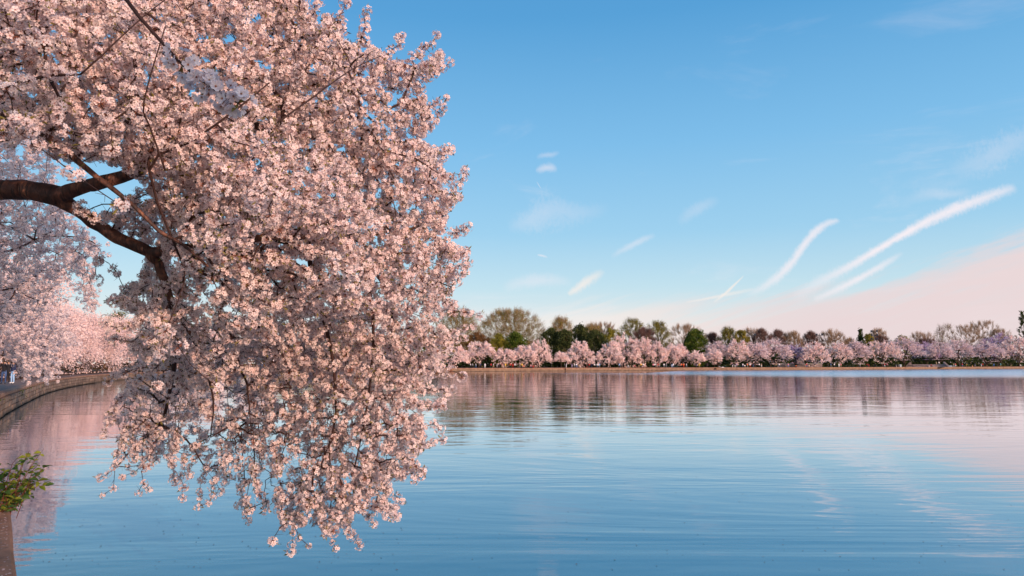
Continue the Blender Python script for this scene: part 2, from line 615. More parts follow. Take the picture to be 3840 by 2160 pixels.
# water
def m_water():
    m, t = material('basin_water')
    pos = t.node('ShaderNodeNewGeometry').outputs['Position']
    sp = t.node('ShaderNodeSeparateXYZ')
    t.put(sp.inputs[0], pos)
    px_, py_ = sp.outputs[0], sp.outputs[1]
    big = t.noise(t.mapping(pos, scale=(0.45, 0.95, 1), rot=(0, 0, 0.1)), 1.0, 3.0, 0.5, 0.6)
    med = t.noise(t.mapping(pos, scale=(1.5, 3.2, 1), rot=(0, 0, -0.15)), 1.0, 3.0, 0.55, 0.4)
    small = t.noise(t.mapping(pos, scale=(9.0, 14.0, 1)), 1.0, 2.0, 0.5)
    # calm and ruffled stretches
    patch = t.noise(t.mapping(pos, scale=(0.012, 0.03, 1)), 1.0, 2.0, 0.5)
    right = t.sstep(px_, -10.0, 130.0)
    far = t.sstep(py_, 100.0, 235.0)
    ruf = t.math('ADD', t.math('MULTIPLY', t.math('MULTIPLY', right, far), 1.0), t.math('MULTIPLY', t.sstep(patch, 0.5, 0.7), 0.25))
    swell = t.noise(t.mapping(pos, scale=(0.06, 0.24, 1), rot=(0, 0, 0.06)), 1.0, 4.0, 0.62, 0.9)
    uu = t.math('DIVIDE', px_, t.math('MAXIMUM', py_, 1.0))
    ylo = t.sstep(uu, 0.0, 0.5, 172.0, 122.0)
    yhi = t.sstep(uu, 0.18, 0.36, 192.0, 420.0)
    wob = t.math('MULTIPLY', t.math('SUBTRACT', patch, 0.5), 40.0)
    yw = t.math('ADD', py_, wob)
    band = t.math('MULTIPLY', t.sstep(t.math('SUBTRACT', yw, ylo), -28.0, 55.0), t.sstep(t.math('SUBTRACT', yw, yhi), 8.0, -8.0))
    band = t.math('MULTIPLY', band, t.sstep(uu, -0.03, 0.10))
    h = t.math('ADD', t.math('MULTIPLY', big, 0.0070), t.math('MULTIPLY', med, 0.0011))
    h = t.math('ADD', h, t.math('MULTIPLY', small, t.math('ADD', 0.0002, t.math('MULTIPLY', ruf, 0.0016))))
    h = t.math('ADD', h, t.math('MULTIPLY', med, t.math('MULTIPLY', ruf, 0.012)))
    h = t.math('ADD', h, t.math('MULTIPLY', swell, 0.036))
    b = t.node('ShaderNodeBump')
    b.inputs['Strength'].default_value = 1.0
    b.inputs['Distance'].default_value = 1.0
    t.put(b.inputs['Height'], h)
    rgh = t.math('ADD', 0.035, t.math('MULTIPLY', band, 0.20))
    fr = t.node('ShaderNodeFresnel')
    fr.inputs['IOR'].default_value = 1.34
    t.put(fr.inputs['Normal'], b.outputs[0])
    body_ = t.node('ShaderNodeBsdfDiffuse')
    t.put(body_.inputs[0], (0.030, 0.200, 0.290, 1))
    gl = t.node('ShaderNodeBsdfGlossy')
    gl.inputs[0].default_value = (0.97, 0.98, 1.0, 1)
    t.put(gl.inputs['Roughness'], rgh)
    t.put(gl.inputs['Normal'], b.outputs[0])
    mx = t.node('ShaderNodeMixShader')
    t.put(mx.inputs[0], t.math('MINIMUM', t.math('SUBTRACT', t.math('MULTIPLY', fr.outputs[0], 1.44), -0.01), 0.96))
    t.put(mx.inputs[1], body_.outputs[0])
    t.put(mx.inputs[2], gl.outputs[0])
    finish(t, mx.outputs[0])
    return m


water = mesh_obj('water', [(-400, -200, 0), (800, -200, 0), (800, 600, 0), (-400, 600, 0)], [(0, 1, 2, 3)], m_water())
tag(water, kind='structure', label='calm blue water of the basin with soft ripples and reflections')


def m_ground():
    m, t = material('park_ground')
    pos = t.node('ShaderNodeNewGeometry').outputs['Position']
    sp = t.node('ShaderNodeSeparateXYZ')
    t.put(sp.inputs[0], pos)
    n = t.noise(pos, 0.25, 6.0, 0.6)
    n2 = t.noise(pos, 3.0, 4.0, 0.6)
    grass = t.mix(n2, (0.035, 0.05, 0.014, 1), (0.085, 0.095, 0.03, 1))
    mulch = t.mix(n2, (0.12, 0.055, 0.03, 1), (0.24, 0.12, 0.065, 1))
    x = t.math('ADD', sp.outputs[0], t.math('MULTIPLY', t.math('SUBTRACT', n, 0.5), 40.0))
    c = t.mix(t.sstep(x, 60.0, 90.0), mulch, grass)
    finish(t, principled(t, c, 0.95, 0.1))
    return m


def m_path():
    m, t = material('path_paving')
    pos = t.node('ShaderNodeNewGeometry').outputs['Position']
    n = t.noise(pos, 1.2, 6.0, 0.65)
    n2 = t.noise(pos, 60.0, 3.0, 0.6)
    c = t.mix(n, (0.16, 0.10, 0.08, 1), (0.30, 0.21, 0.17, 1))
    c = t.mix(t.sstep(n2, 0.45, 0.75, 0.0, 0.5), c, (0.09, 0.06, 0.05, 1))
    b = t.node('ShaderNodeBump')
    b.inputs['Strength'].default_value = 0.5
    b.inputs['Distance'].default_value = 0.01
    t.put(b.inputs['Height'], n2)
    finish(t, principled(t, c, 0.9, 0.2, b.outputs[0]))
    return m


def m_stone(name, a, b_, moss=True):
    m, t = material(name)
    pos = t.node('ShaderNodeNewGeometry').outputs['Position']
    sp = t.node('ShaderNodeSeparateXYZ')
    t.put(sp.inputs[0], pos)
    n = t.noise(pos, 1.3, 6.0, 0.65)
    n2 = t.noise(pos, 14.0, 5.0, 0.6)
    oi = t.node('ShaderNodeObjectInfo').outputs['Random']
    c = t.mix(t.sstep(n, 0.3, 0.7), (*a, 1), (*b_, 1))
    c = t.mix(1.0, c, t.math('ADD', 0.72, t.math('MULTIPLY', oi, 0.5)), 'MULTIPLY')
    c = t.mix(t.sstep(n2, 0.55, 0.8, 0.0, 0.55), c, (a[0] * 0.35, a[1] * 0.35, a[2] * 0.35, 1))
    if moss:
        wet = t.sstep(t.math('ADD', sp.outputs[2], t.math('MULTIPLY', n, 0.3)), 0.42, 0.22)
        c = t.mix(t.math('MULTIPLY', wet, 0.75), c, (0.05, 0.035, 0.02, 1))
    bp = t.node('ShaderNodeBump')
    bp.inputs['Strength'].default_value = 0.8
    bp.inputs['Distance'].default_value = 0.03
    t.put(bp.inputs['Height'], n2)
    finish(t, principled(t, c, 0.88, 0.25, bp.outputs[0]))
    return m


STONE = m_stone('seawall_stone', (0.17, 0.10, 0.07), (0.32, 0.21, 0.14))
COPING = m_stone('coping_stone', (0.24, 0.115, 0.07), (0.37, 0.21, 0.135), False)
MORTAR = m_stone('wall_core', (0.10, 0.07, 0.055), (0.16, 0.11, 0.08))

NL = len(LP)


def loop_strip(name, rings_, mat, **kw):
    v = [p for r in rings_ for p in r]
    f = []
    for k in range(len(rings_) - 1):
        for i in range(NL):
            j = (i + 1) % NL
            f.append((k * NL + i, k * NL + j, (k + 1) * NL + j, (k + 1) * NL + i))
    o = mesh_obj(name, v, f, mat)
    me = o.data
    me.validate()
    return tag(o, **kw)


# ground: from the path's outer edge out to the horizon
R = 4500.0
cx0, cy0 = 180.0, 170.0
far_ring = []
mid_ring = []
for i in range(NL):
    a = math.atan2(LP[i, 1] - cy0, LP[i, 0] - cx0)
    far_ring.append((cx0 + R * math.cos(a), cy0 + R * math.sin(a), GZ + 2.0))
    mid_ring.append((cx0 + 620 * math.cos(a), cy0 + 620 * math.sin(a), GZ + 0.6))
loop_strip('ground', [ring(2.9, GZ - 0.004), ring(9, GZ - 0.02), mid_ring, far_ring], m_ground(), kind='structure',
           label='brown mulch and grass around the basin')
loop_strip('path', [ring(0.42, GZ), ring(3.0, GZ)], m_path(), kind='structure', label='paved waterside path strewn with petals')

# seawall: a core all round, coping, and single stones where the photograph shows them
seawall = thing('seawall', (LP[0, 0], LP[0, 1], 0), 'weathered tan stone seawall that curves all round the basin', 'seawall')
SW = Vector(seawall.location)
core = loop_strip('wall_face', [ring(0.06, -0.6), ring(0.06, GZ - 0.16), ring(0.40, GZ - 0.16)], STONE)
cop = loop_strip('coping', [ring(-0.03, GZ - 0.16), ring(-0.04, GZ - 0.02), ring(-0.015, GZ + 0.006), ring(0.43, GZ + 0.006)], COPING)
for o in (core, cop):
    o.parent = seawall
    o.location = -SW


def arclen(pts):
    p = np.array(pts)
    return np.concatenate([[0], np.cumsum(np.linalg.norm(np.diff(p, axis=0), axis=1))])


i0 = 3 * 4
seg = [tuple(LP[i]) for i in range(i0, 9 * 4 + 1)]
sl = arclen(seg)


def along(s):
    x = np.interp(s, sl, [p[0] for p in seg])
    y = np.interp(s, sl, [p[1] for p in seg])
    x2 = np.interp(s + 0.3, sl, [p[0] for p in seg])
    y2 = np.interp(s + 0.3, sl, [p[1] for p in seg])
    return x, y, math.atan2(y2 - y, x2 - x)


bv = []
for (x, y, z) in [(-1, -1, -1), (1, -1, -1), (1, 1, -1), (-1, 1, -1), (-1, -1, 1), (1, -1, 1), (1, 1, 1), (-1, 1, 1)]:
    bv.append((x * 0.5, y * 0.5, z * 0.5))
stone_me = []
for k in range(5):
    q = [(a + random.uniform(-.04, .04), b + random.uniform(-.1, .1), c + random.uniform(-.05, .05)) for a, b, c in bv]
    me = bpy.data.meshes.new('stone')
    me.from_pydata(q, [], [(0, 3, 2, 1), (4, 5, 6, 7), (0, 1, 5, 4), (1, 2, 6, 5), (2, 3, 7, 6), (3, 0, 4, 7)])
    me.materials.append(STONE)
    stone_me.append(me)
ns = 0
rows = [(0.04, 0.30), (0.35, 0.29), (0.65, 0.27)]
for ri, (z0, hh) in enumerate(rows):
    s = 14.0 + ri * 0.4
    while s < 100 and ns < 298:
        ln = random.uniform(0.55, 1.05) * (1.0 + s / 90.0)
        x, y, a = along(s + ln / 2)
        nx, ny = -math.sin(a), math.cos(a)
        if nx * 1 + ny * 0 > 0:   # want the normal pointing at the water
            pass
        o = bpy.data.objects.new('stone', stone_me[ns % 5])
        COL.objects.link(o)
        o.parent = seawall
        side = 1 if (-math.sin(a)) > 0 else -1
        o.location = Vector((x + math.sin(a) * (-0.055), y - math.cos(a) * (-0.055), z0 + hh / 2)) - SW
        o.location += Vector((-(-math.sin(a)), -math.cos(a), 0)) * 0.11
        o.rotation_euler = (0, 0, a)
        o.scale = (ln - 0.035, 0.22, hh - 0.03)
        ns += 1
        s += ln

# drain openings in the far wall; solid dark blocks paint the shade inside
for px, wpx in ((2672, 13), (2117, 7)):
    D = shoreD(px)
    P = W(px, 1384, D)
    j = int(np.argmin(np.hypot(LP[:, 0] - P.x, LP[:, 1] - P.y)))
    i1, i2 = (j, (j + 1) % NL)
    a = math.atan2(LP[i2, 1] - LP[i1, 1], LP[i2, 0] - LP[i1, 0])
    # foot point on the shore along this ray
    best = None
    for k in range(NL):
        A, B = LP[k], LP[(k + 1) % NL]
        uu = (px - 1920) / F / CP
        fa, fb = A[0] - uu * A[1], B[0] - uu * B[1]
        if fa * fb < 0 and A[1] > 150:
            tt = fa / (fa - fb)
            best = (A + (B - A) * tt, math.atan2(B[1] - A[1], B[0] - A[0]))
    if best is None:
        continue
    c, a = best
    wd = wpx / F * D
    mb = MB()
    for sx in (-1, 1):
        mb.box((sx * wd / 2, 0, 0.62), (0.12, 0.16, 0.66))
    mb.box((0, 0, 0.97), (wd + 0.12, 0.16, 0.08))
    o = mb.build('drain_frame', COPING)
    o.location = (c[0], c[1], 0)
    o.rotation_euler = (0, 0, a)
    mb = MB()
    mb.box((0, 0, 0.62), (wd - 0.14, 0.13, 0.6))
    o2 = mb.build('drain_opening', m_flat('drain_shade', (0.012, 0.009, 0.008)), o)
    tag(o, 'dark square drain opening in the far seawall, %s' % ('right of the tall magnolia' if wpx > 10 else 'below the lone dark evergreens at left'), 'drain outlet', 'drain outlets in the far seawall')


# ------------------------------------------------------------------ tree builders
def crown_nodes(n, rx, ry, z0, z1, rs, shape='dome', low=0.0):
    """points spread through a crown around the origin"""
    out_ = []
    seed = Vector((rs.uniform(0, 90), rs.uniform(0, 90), 0))
    while len(out_) < n:
        a = rs.uniform(0, 2 * PI)
        r = math.sqrt(rs.uniform(0, 1))
        lob = 1.0 + 0.22 * mnoise.noise(Vector((math.cos(a) * 1.4, math.sin(a) * 1.4, 0)) + seed)
        u = rs.uniform(0, 1)
        if shape == 'dome':
            top = z0 + (z1 - z0) * math.sqrt(max(0, 1 - r ** 2.2)) * (1 + 0.16 * mnoise.noise(Vector((math.cos(a) * r * 2.4, math.sin(a) * r * 2.4, 3)) + seed))
            bot = z0 + (z1 - z0) * 0.30 * (1 - r) - low * r ** 2 * rs.uniform(0, 1)
            z = bot + (top - bot) * u ** 0.55
        elif shape == 'fan':
            z = z0 + (z1 - z0) * u
            k = (z - z0) / (z1 - z0)
            wdt = math.sin(PI * min(1, (0.12 + 0.80 * k))) ** 0.7
            r = r * wdt
        elif shape == 'cone':
            z = z0 + (z1 - z0) * u
            k = (z - z0) / (z1 - z0)
            r = r * (1.05 - k) * (0.86 + 0.25 * math.sin(k * 31))
        else:       # round
            z = z0 + (z1 - z0) * (0.5 + 0.5 * (1 if u > .5 else -1) * abs(2 * u - 1) ** 0.8)
            k = 2 * (z - z0) / (z1 - z0) - 1
            r = r * math.sqrt(max(0, 1 - k * k))
        out_.append((rx * r * lob * math.cos(a), ry * r * lob * math.sin(a), z))
    return np.array(out_)


def make_tree(name, base, wd, zc0, zt, label, cat, group, style, seed, q=2600, qs=0.34, nodes=150, trunk_r=0.28, leaf=None, bark=None,
              shape='dome', depth_ratio=0.8, low=0.0, twigs=0, lean=0.0, spray=1.0, twig_len=1.3, twig_r=0.028, thick=0.4, hollow=0.0):
    """one tree: base point, crown width, crown bottom and top (heights over the base)"""
    rs = np.random.default_rng(seed)
    root = thing(name, base, label, cat, group)
    rx_ = max(wd / 2 - 0.45 * spray, wd * 0.3)
    P = crown_nodes(nodes, rx_, rx_ * depth_ratio, zc0, zt - 0.3 * spray, rs, shape, low)
    P[:, 0] += lean * (P[:, 2] - zc0) / max(zt - zc0, 1)
    fork = min(max(zc0 * 0.9, 0.6), 2.2 if shape == 'dome' else zc0)
    stem = [Vector((0, 0, -0.3)), Vector((rs.uniform(-.1, .1), 0, fork * 0.5)), Vector((rs.uniform(-.2, .2), rs.uniform(-.2, .2), fork))]
    S = np.array([tuple(p) for p in stem])
    allP = np.concatenate([S, P])
    roots = [(-1, 0.0), (0, fork * .5), (1, fork)]
    par, path, order = prim(allP, roots, 0.55 if shape == 'fan' else 0.45)
    rad = pipe_radius(par, order, trunk_r / (len(allP) ** (1 / 2.2)), 2.2)
    rad = np.minimum(rad, trunk_r)
    idx = np.array([j for j in range(1, len(allP))])
    A, B = allP[par[idx]], allP[idx]
    v, f = fast_tubes(A, B, rad[par[idx]] * 0.85 + rad[idx] * 0.15, rad[idx], 5 if trunk_r > 0.1 else 3)
    mesh_obj('trunk', v, f, bark or FAR_BARK, root)
    cv, cf, nv = [], [], 0
    ctr = np.array([0, 0, zc0 + (zt - zc0) * 0.25])
    if twigs:
        m = len(P)
        k = int(twigs)
        src = np.repeat(P, k, axis=0) + rs.normal(size=(m * k, 3)) * 0.25
        d = src - ctr
        d /= np.linalg.norm(d, axis=1, keepdims=True)
        if shape == 'fan':
            d[:, 2] += 0.8
        d += rs.normal(size=d.shape) * 0.38
        d /= np.linalg.norm(d, axis=1, keepdims=True)
        ln = twig_len * rs.uniform(0.5, 1.2, size=(m * k, 1))
        v, f = fast_tubes(src, src + d * ln, np.full(m * k, twig_r), np.full(m * k, twig_r * 0.4), 3)
        mesh_obj('twigs', v, f, bark or FAR_BARK, root)['kind'] = 'stuff'
    if q:
        # sprays of blossom or leaf along short shoots, pointing outwards
        reps = max(1, q // (len(idx) * 7))
        T = rs.uniform(0, 1, size=(len(idx) * reps, 1))
        sel = np.repeat(np.arange(len(idx)), reps)
        keep = np.linalg.norm(B - np.array([0, 0, fork]), axis=1)[sel] > wd * 0.10
        sp0 = (A[sel] * T + B[sel] * (1 - T))[keep]
        d = sp0 - ctr
        d[:, 2] *= 0.5
        d /= np.maximum(np.linalg.norm(d, axis=1, keepdims=True), 1e-6)
        d += rs.normal(size=d.shape) * 0.42
        if style == 'flat':
            d[:, 2] *= 0.35
        d[:, 2] += 0.10
        d /= np.linalg.norm(d, axis=1, keepdims=True)
        m = max(1, q // len(sp0))
        tt = np.tile(np.linspace(0.0, 1.0, m), len(sp0))[:, None]
        s0 = np.repeat(sp0, m, axis=0)
        dd = np.repeat(d, m, axis=0)
        ln = spray * np.repeat(rs.uniform(0.5, 1.25, size=(len(sp0), 1)), m, axis=0)
        pts = s0 + dd * tt * ln + rs.normal(size=s0.shape) * thick * 0.35
        pts[:, 2] -= 0.10 * spray * tt[:, 0] ** 2
        pts[:, 2] = np.maximum(pts[:, 2], max(0.25, zc0 - low - 0.3))
        sz = qs * rs.uniform(0.6, 1.25, size=len(pts))
        v, f = rand_quads(pts, sz, 0.62, dd, rs)
        c = mesh_obj('crown', v, f, leaf, root)
        c['kind'] = 'stuff'
    return root


def ground_under(px, D):
    u = (px - 1920) / F
    P = W(px, 1364, D)
    return Vector((P.x, P.y, GZ))


def px_height(py, D, px=1920):
    return W(px, py, D).z - GZ


# far cherries: px left, px right, top, bottom, depth behind the shore, tint, label
CH = [
    (1630, 1758, 1284, 1380, 5, 'B', 'full pink cherry tree at the far shore, half hidden by the near blossoms'),
    (1733, 1857, 1282, 1370, 7, 'B', 'broad pink cherry tree with a visible pale trunk, below the large rounded olive tree'),
    (1850, 1932, 1309, 1373, 5, 'B', 'low pink cherry tree under the bright green domed evergreen'),
    (1917, 2008, 1294, 1372, 4, 'B', 'pink cherry tree with spiky top branches beside the bright green dome'),
    (1966, 2072, 1273, 1377, 6, 'B', 'tall pink cherry tree immediately left of the dark evergreen grove'),
    (2080, 2130, 1322, 1352, 4, 'B', 'tiny cherry sapling with a flat sparse crown before the dark evergreens'),
    (2122, 2228, 1281, 1379, 5, 'B', 'cone shaped pink cherry tree standing alone before the dark evergreens'),
    (2238, 2335, 1278, 1378, 5, 'B', 'pink cherry tree on the right edge of the dark evergreen grove'),
    (2285, 2405, 1248, 1376, 9, 'B', 'tallest pink cherry tree, below the yellow green poplars'),
    (2365, 2460, 1266, 1372, 7, 'B', 'rounded pink cherry tree under the rusty bare tree'),
    (2425, 2500, 1284, 1370, 5, 'B', 'pink cherry tree with drooping skirt in the middle of the long pink bank'),
    (2478, 2560, 1292, 1368, 6, 'B', 'pink cherry tree second to the left of the tall magnolia'),
    (2512, 2584, 1289, 1366, 9, 'B', 'pink cherry tree with a rounded top left of the tall magnolia'),
    (2582, 2640, 1318, 1366, 4, 'B', 'small low cherry tree at the foot of the tall magnolia'),
    (2646, 2710, 1312, 1362, 4, 'B', 'small bright cherry tree on a slim trunk just right of the magnolia'),
    (2642, 2740, 1280, 1362, 12, 'P', 'pale cherry tree behind the small bright one right of the magnolia'),
    (2716, 2812, 1270, 1364, 7, 'B', 'pink cherry tree with a pointed top below the olive yellow tree'),
    (2782, 2880, 1283, 1364, 6, 'P', 'loose pale pink cherry tree above the largest group of visitors'),
    (2838, 2968, 1273, 1362, 9, 'P', 'wide pale cherry tree with open feathery branches under the brown trees'),
    (2934, 3035, 1294, 1360, 14, 'L', 'shaded lilac cherry tree behind the terrace wall'),
    (2996, 3112, 1282, 1381, 4, 'B', 'large pink cherry tree whose skirt droops down to the seawall'),
    (3098, 3198, 1286, 1364, 6, 'B', 'pink cherry tree with a warm sunlit side below the grey vase shaped tree'),
    (3172, 3260, 1277, 1362, 9, 'P', 'pale pink cherry tree in front of the small dark conifer'),
    (3236, 3378, 1277, 1360, 6, 'B', 'very wide pink cherry tree in front of the tall floodlight mast'),
    (3318, 3462, 1262, 1348, 10, 'P', 'umbrella shaped pale cherry tree on two trunks right of the floodlight mast'),
    (3432, 3520, 1284, 1346, 22, 'L', 'deep lilac shaded cherry tree above the curved stone steps'),
    (3476, 3572, 1277, 1346, 8, 'P', 'flat layered pale cherry tree right of the curved stone steps'),
    (3538, 3656, 1272, 1344, 12, 'P', 'pale cherry tree below the fan shaped green and brown tree'),
    (3628, 3764, 1280, 1354, 6, 'P', 'low layered cherry tree with horizontal sprays near the right edge'),
    (3686, 3800, 1250, 1345, 24, 'L', 'lilac shaded cherry tree behind, below the wide bare grey tree'),
    (3754, 3890, 1258, 1356, 7, 'B', 'tall pink cherry tree at the right edge of the view'),
]
TINT = {'B': BLOOM_FAR, 'P': BLOOM_PALE, 'L': BLOOM_SHADED}
for i, (x0, x1, yt, yb, off, tint, lab) in enumerate(CH):
    pc = (x0 + x1) / 2
    D = shoreD(pc) + off
    base = ground_under(pc, D)
    wdt = (x1 - x0) / F * D * 1.03
    zt = px_height(yt, D)
    zb = max(px_height(yb, D), 0.9)
    hgt = max(zb, 1.8 + 0.02 * wdt * 10) if yb < 1376 else 1.9
    low = max(0.0, hgt - max(px_height(yb, D), 0.2))
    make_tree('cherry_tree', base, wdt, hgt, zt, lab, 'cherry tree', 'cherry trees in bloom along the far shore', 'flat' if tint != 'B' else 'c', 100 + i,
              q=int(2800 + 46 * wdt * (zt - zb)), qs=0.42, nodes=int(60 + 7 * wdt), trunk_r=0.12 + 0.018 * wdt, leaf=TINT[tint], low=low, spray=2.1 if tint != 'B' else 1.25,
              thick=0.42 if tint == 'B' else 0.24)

# trees of the park behind: kind, px left, px right, top, depth, label
BT = [
    ('olive', 1640, 1792, 1152, 60, 'loose olive willow with sweeping limbs, leftmost of the trees seen past the near blossoms'),
    ('rust', 1736, 1842, 1244, 32, 'low ochre brown shrubby tree between the two big olive trees'),
    ('olive', 1800, 2038, 1156, 62, 'largest rounded olive tree with fanning limbs'),
    ('bright', 1893, 1974, 1249, 24, 'bright green domed evergreen in front of the largest olive tree'),
    ('yg', 1838, 1902, 1252, 26, 'dull olive domed evergreen left of the bright green one'),
    ('dark', 2030, 2110, 1232, 30, 'dark blue green evergreen at the left of the dark grove'),
    ('dark', 2085, 2152, 1238, 24, 'dark evergreen in the middle of the dark grove behind the cherry sapling'),
    ('olive', 2060, 2152, 1187, 52, 'airy olive tree rising above the dark evergreen grove'),
    ('dark', 2138, 2210, 1218, 34, 'dark evergreen behind the lone cone shaped cherry tree'),
    ('dark', 2188, 2276, 1240, 22, 'wide dark evergreen right of the lone cone shaped cherry tree'),
    ('olive', 2180, 2262, 1212, 58, 'low olive tree between the dark grove and the bare tree behind'),
    ('bare', 2206, 2318, 1206, 72, 'bare brown tree with sparse top between the dark grove and the poplars'),
    ('yg', 2250, 2335, 1228, 44, 'broad olive green tree left of the yellow green poplars'),
    ('poplar', 2322, 2432, 1190, 52, 'tallest yellow green tree with upright branches'),
    ('poplar', 2420, 2516, 1200, 50, 'yellow green tree with sloping crown right of the tallest one'),
    ('purple', 2374, 2458, 1228, 36, 'rusty bare tree in front of the yellow green poplars'),
    ('grey', 2510, 2626, 1212, 56, 'pale grey bare tree left of the tall magnolia'),
    ('dark', 2562, 2612, 1262, 24, 'dark blue green evergreen touching the left side of the magnolia'),
    ('magnolia', 2575, 2652, 1234, 16, 'tall glossy dark green magnolia reaching down to the grass'),
    ('purple', 2640, 2704, 1246, 62, 'low purple brown bare tree right of the magnolia'),
    ('poplar', 2698, 2772, 1224, 50, 'olive yellow tree with upright branches left of the ochre one'),
    ('rusty', 2752, 2820, 1236, 44, 'ochre yellow rounded tree left of the brown bare trees'),
    ('grey', 2786, 2862, 1228, 66, 'bare brown grey tree with a rounded top behind the ochre tree'),
    ('purple', 2828, 2894, 1232, 56, 'dense purple brown bare tree by the slim light pole'),
    ('purple', 2882, 2956, 1237, 58, 'purple brown bare tree second from the slim light pole'),
    ('grey', 2942, 3010, 1242, 54, 'vase shaped bare tree left of the gap in the tree line'),
    ('purple', 3010, 3080, 1241, 54, 'dark bare tree right of the gap in the tree line'),
    ('grey', 3084, 3164, 1232, 50, 'light grey vase shaped bare tree with clear upright limbs'),
    ('grey', 3164, 3216, 1268, 50, 'small bare bush left of the dark conifer'),
    ('conifer', 3204, 3262, 1236, 46, 'small dark conifer left of the floodlight mast'),
    ('rusty', 3236, 3290, 1252, 40, 'olive brown rounded tree touching the small dark conifer'),
    ('purple', 3268, 3344, 1256, 44, 'brown bare tree behind the floodlight mast'),
    ('grey', 3270, 3330, 1230, 72, 'tall thin bare tree right behind the floodlight mast'),
    ('yg', 3356, 3424, 1257, 50, 'low yellow green tree right of the floodlight mast'),
    ('grey', 3418, 3508, 1242, 60, 'bare tree over a dark thicket above the lilac cherry'),
    ('purple', 3424, 3520, 1268, 48, 'low dark thicket of bare shrubs above the lilac cherry'),
    ('fan', 3508, 3596, 1210, 52, 'fan shaped tree with green tipped upright branches'),
    ('grey', 3588, 3690, 1216, 64, 'bare grey tree on the left half of the widest bare crown'),
    ('grey', 3640, 3762, 1199, 72, 'tallest bare grey tree near the right edge'),
    ('grey', 3718, 3806, 1232, 58, 'low bare grey tree left of the tall conifer at the right edge'),
    ('pine', 3790, 3905, 1166, 40, 'tall dark conifer cut off by the right edge of the view'),
]
for i, (kind, x0, x1, yt, off, lab) in enumerate(BT):
    pc = (x0 + x1) / 2
    D = shoreD(pc) + off
    base = ground_under(pc, D)
    wd = (x1 - x0) / F * D * 1.22
    zt = px_height(yt, D)
    g = 'park trees behind the far cherries'
    sd = 300 + i
    if kind == 'olive':
        make_tree('willow_tree', base, wd, zt * 0.28, zt - 0.7, lab, 'tree', g, '', sd, q=int(26000 * wd / 18), qs=0.27, nodes=int(330 * wd / 14), trunk_r=0.5, leaf=LEAF_OLIVE, bark=TWIG_GREY,
                  shape='fan', twigs=8, twig_len=2.2, twig_r=0.03, spray=1.9, thick=1.2)
    elif kind in ('yg', 'rust', 'rusty'):
        make_tree('broadleaf_tree', base, wd, 1.5, zt - 0.5, lab, 'tree', g, '', sd, q=13000, qs=0.45, nodes=180, trunk_r=0.3,
                  leaf={'yg': LEAF_YG, 'rust': LEAF_RUST, 'rusty': LEAF_OLIVE}[kind], bark=FAR_BARK, shape='round', twigs=3, spray=1.0, thick=0.9)
    elif kind in ('dark', 'bright', 'magnolia'):
        make_tree('evergreen_tree', base, wd, 0.8, zt - 0.3, lab, 'tree', g, '', sd, q=8500, qs=0.62, nodes=200, trunk_r=0.3,
                  leaf=LEAF_BRIGHT if kind != 'dark' else LEAF_DARK, shape='round' if kind != 'magnolia' else 'round', spray=0.9, thick=1.3)
    elif kind in ('poplar', 'fan'):
        make_tree('poplar_tree', base, wd, 3.0, zt - 1.0, lab, 'tree', g, '', sd, q=15000 if kind == 'poplar' else 3500, qs=0.36 if kind == 'poplar' else 0.32, nodes=240, trunk_r=0.4, leaf=LEAF_YG,
                  bark=FAR_BARK if kind == 'poplar' else TWIG_PURPLE, shape='fan', twigs=7, twig_len=2.2, spray=2.0, thick=0.9)
    elif kind in ('bare', 'purple', 'grey'):
        make_tree('bare_tree', base, wd * 1.1, 2.0 if kind == 'purple' else zt * 0.3, zt - 1.0, lab, 'tree', g, '', sd, q=0, nodes=220, trunk_r=0.38,
                  bark=TWIG_GREY if kind != 'purple' else TWIG_PURPLE, shape='fan' if kind != 'purple' else 'round', twigs=26 if kind == 'purple' else 15, twig_len=1.9, twig_r=0.036)
    else:
        make_tree('conifer_tree', base, wd, 2.0, zt, lab, 'tree', g, '', sd, q=4200, qs=0.6, nodes=170, trunk_r=0.35, leaf=LEAF_DARK, shape='cone', spray=1.5, thick=0.6)

# dim undergrowth and thickets behind the far cherries and round the left bank
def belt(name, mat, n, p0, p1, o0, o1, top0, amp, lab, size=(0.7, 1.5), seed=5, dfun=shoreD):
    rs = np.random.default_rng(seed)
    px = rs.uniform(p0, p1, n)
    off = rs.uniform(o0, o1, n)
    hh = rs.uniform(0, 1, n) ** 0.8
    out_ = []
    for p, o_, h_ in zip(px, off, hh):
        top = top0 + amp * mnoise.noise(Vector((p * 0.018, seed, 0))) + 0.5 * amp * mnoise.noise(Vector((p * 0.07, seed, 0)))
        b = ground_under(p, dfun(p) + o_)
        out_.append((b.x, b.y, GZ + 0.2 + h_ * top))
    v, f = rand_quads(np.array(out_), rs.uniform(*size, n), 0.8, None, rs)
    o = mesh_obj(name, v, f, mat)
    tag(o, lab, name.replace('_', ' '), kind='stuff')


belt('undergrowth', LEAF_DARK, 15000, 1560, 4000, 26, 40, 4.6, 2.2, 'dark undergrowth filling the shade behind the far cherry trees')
belt('thicket', TWIG_PURPLE, 16000, 2250, 4000, 74, 92, 8.2, 2.6, 'brown leafless thicket closing the view behind the far park trees', (0.5, 1.1), 9)
belt('woodland_edge', LEAF_OLIVE, 20000, 1000, 2420, 76, 96, 12.0, 3.0, 'olive woodland edge behind the big willow like trees', (0.6, 1.3), 12)

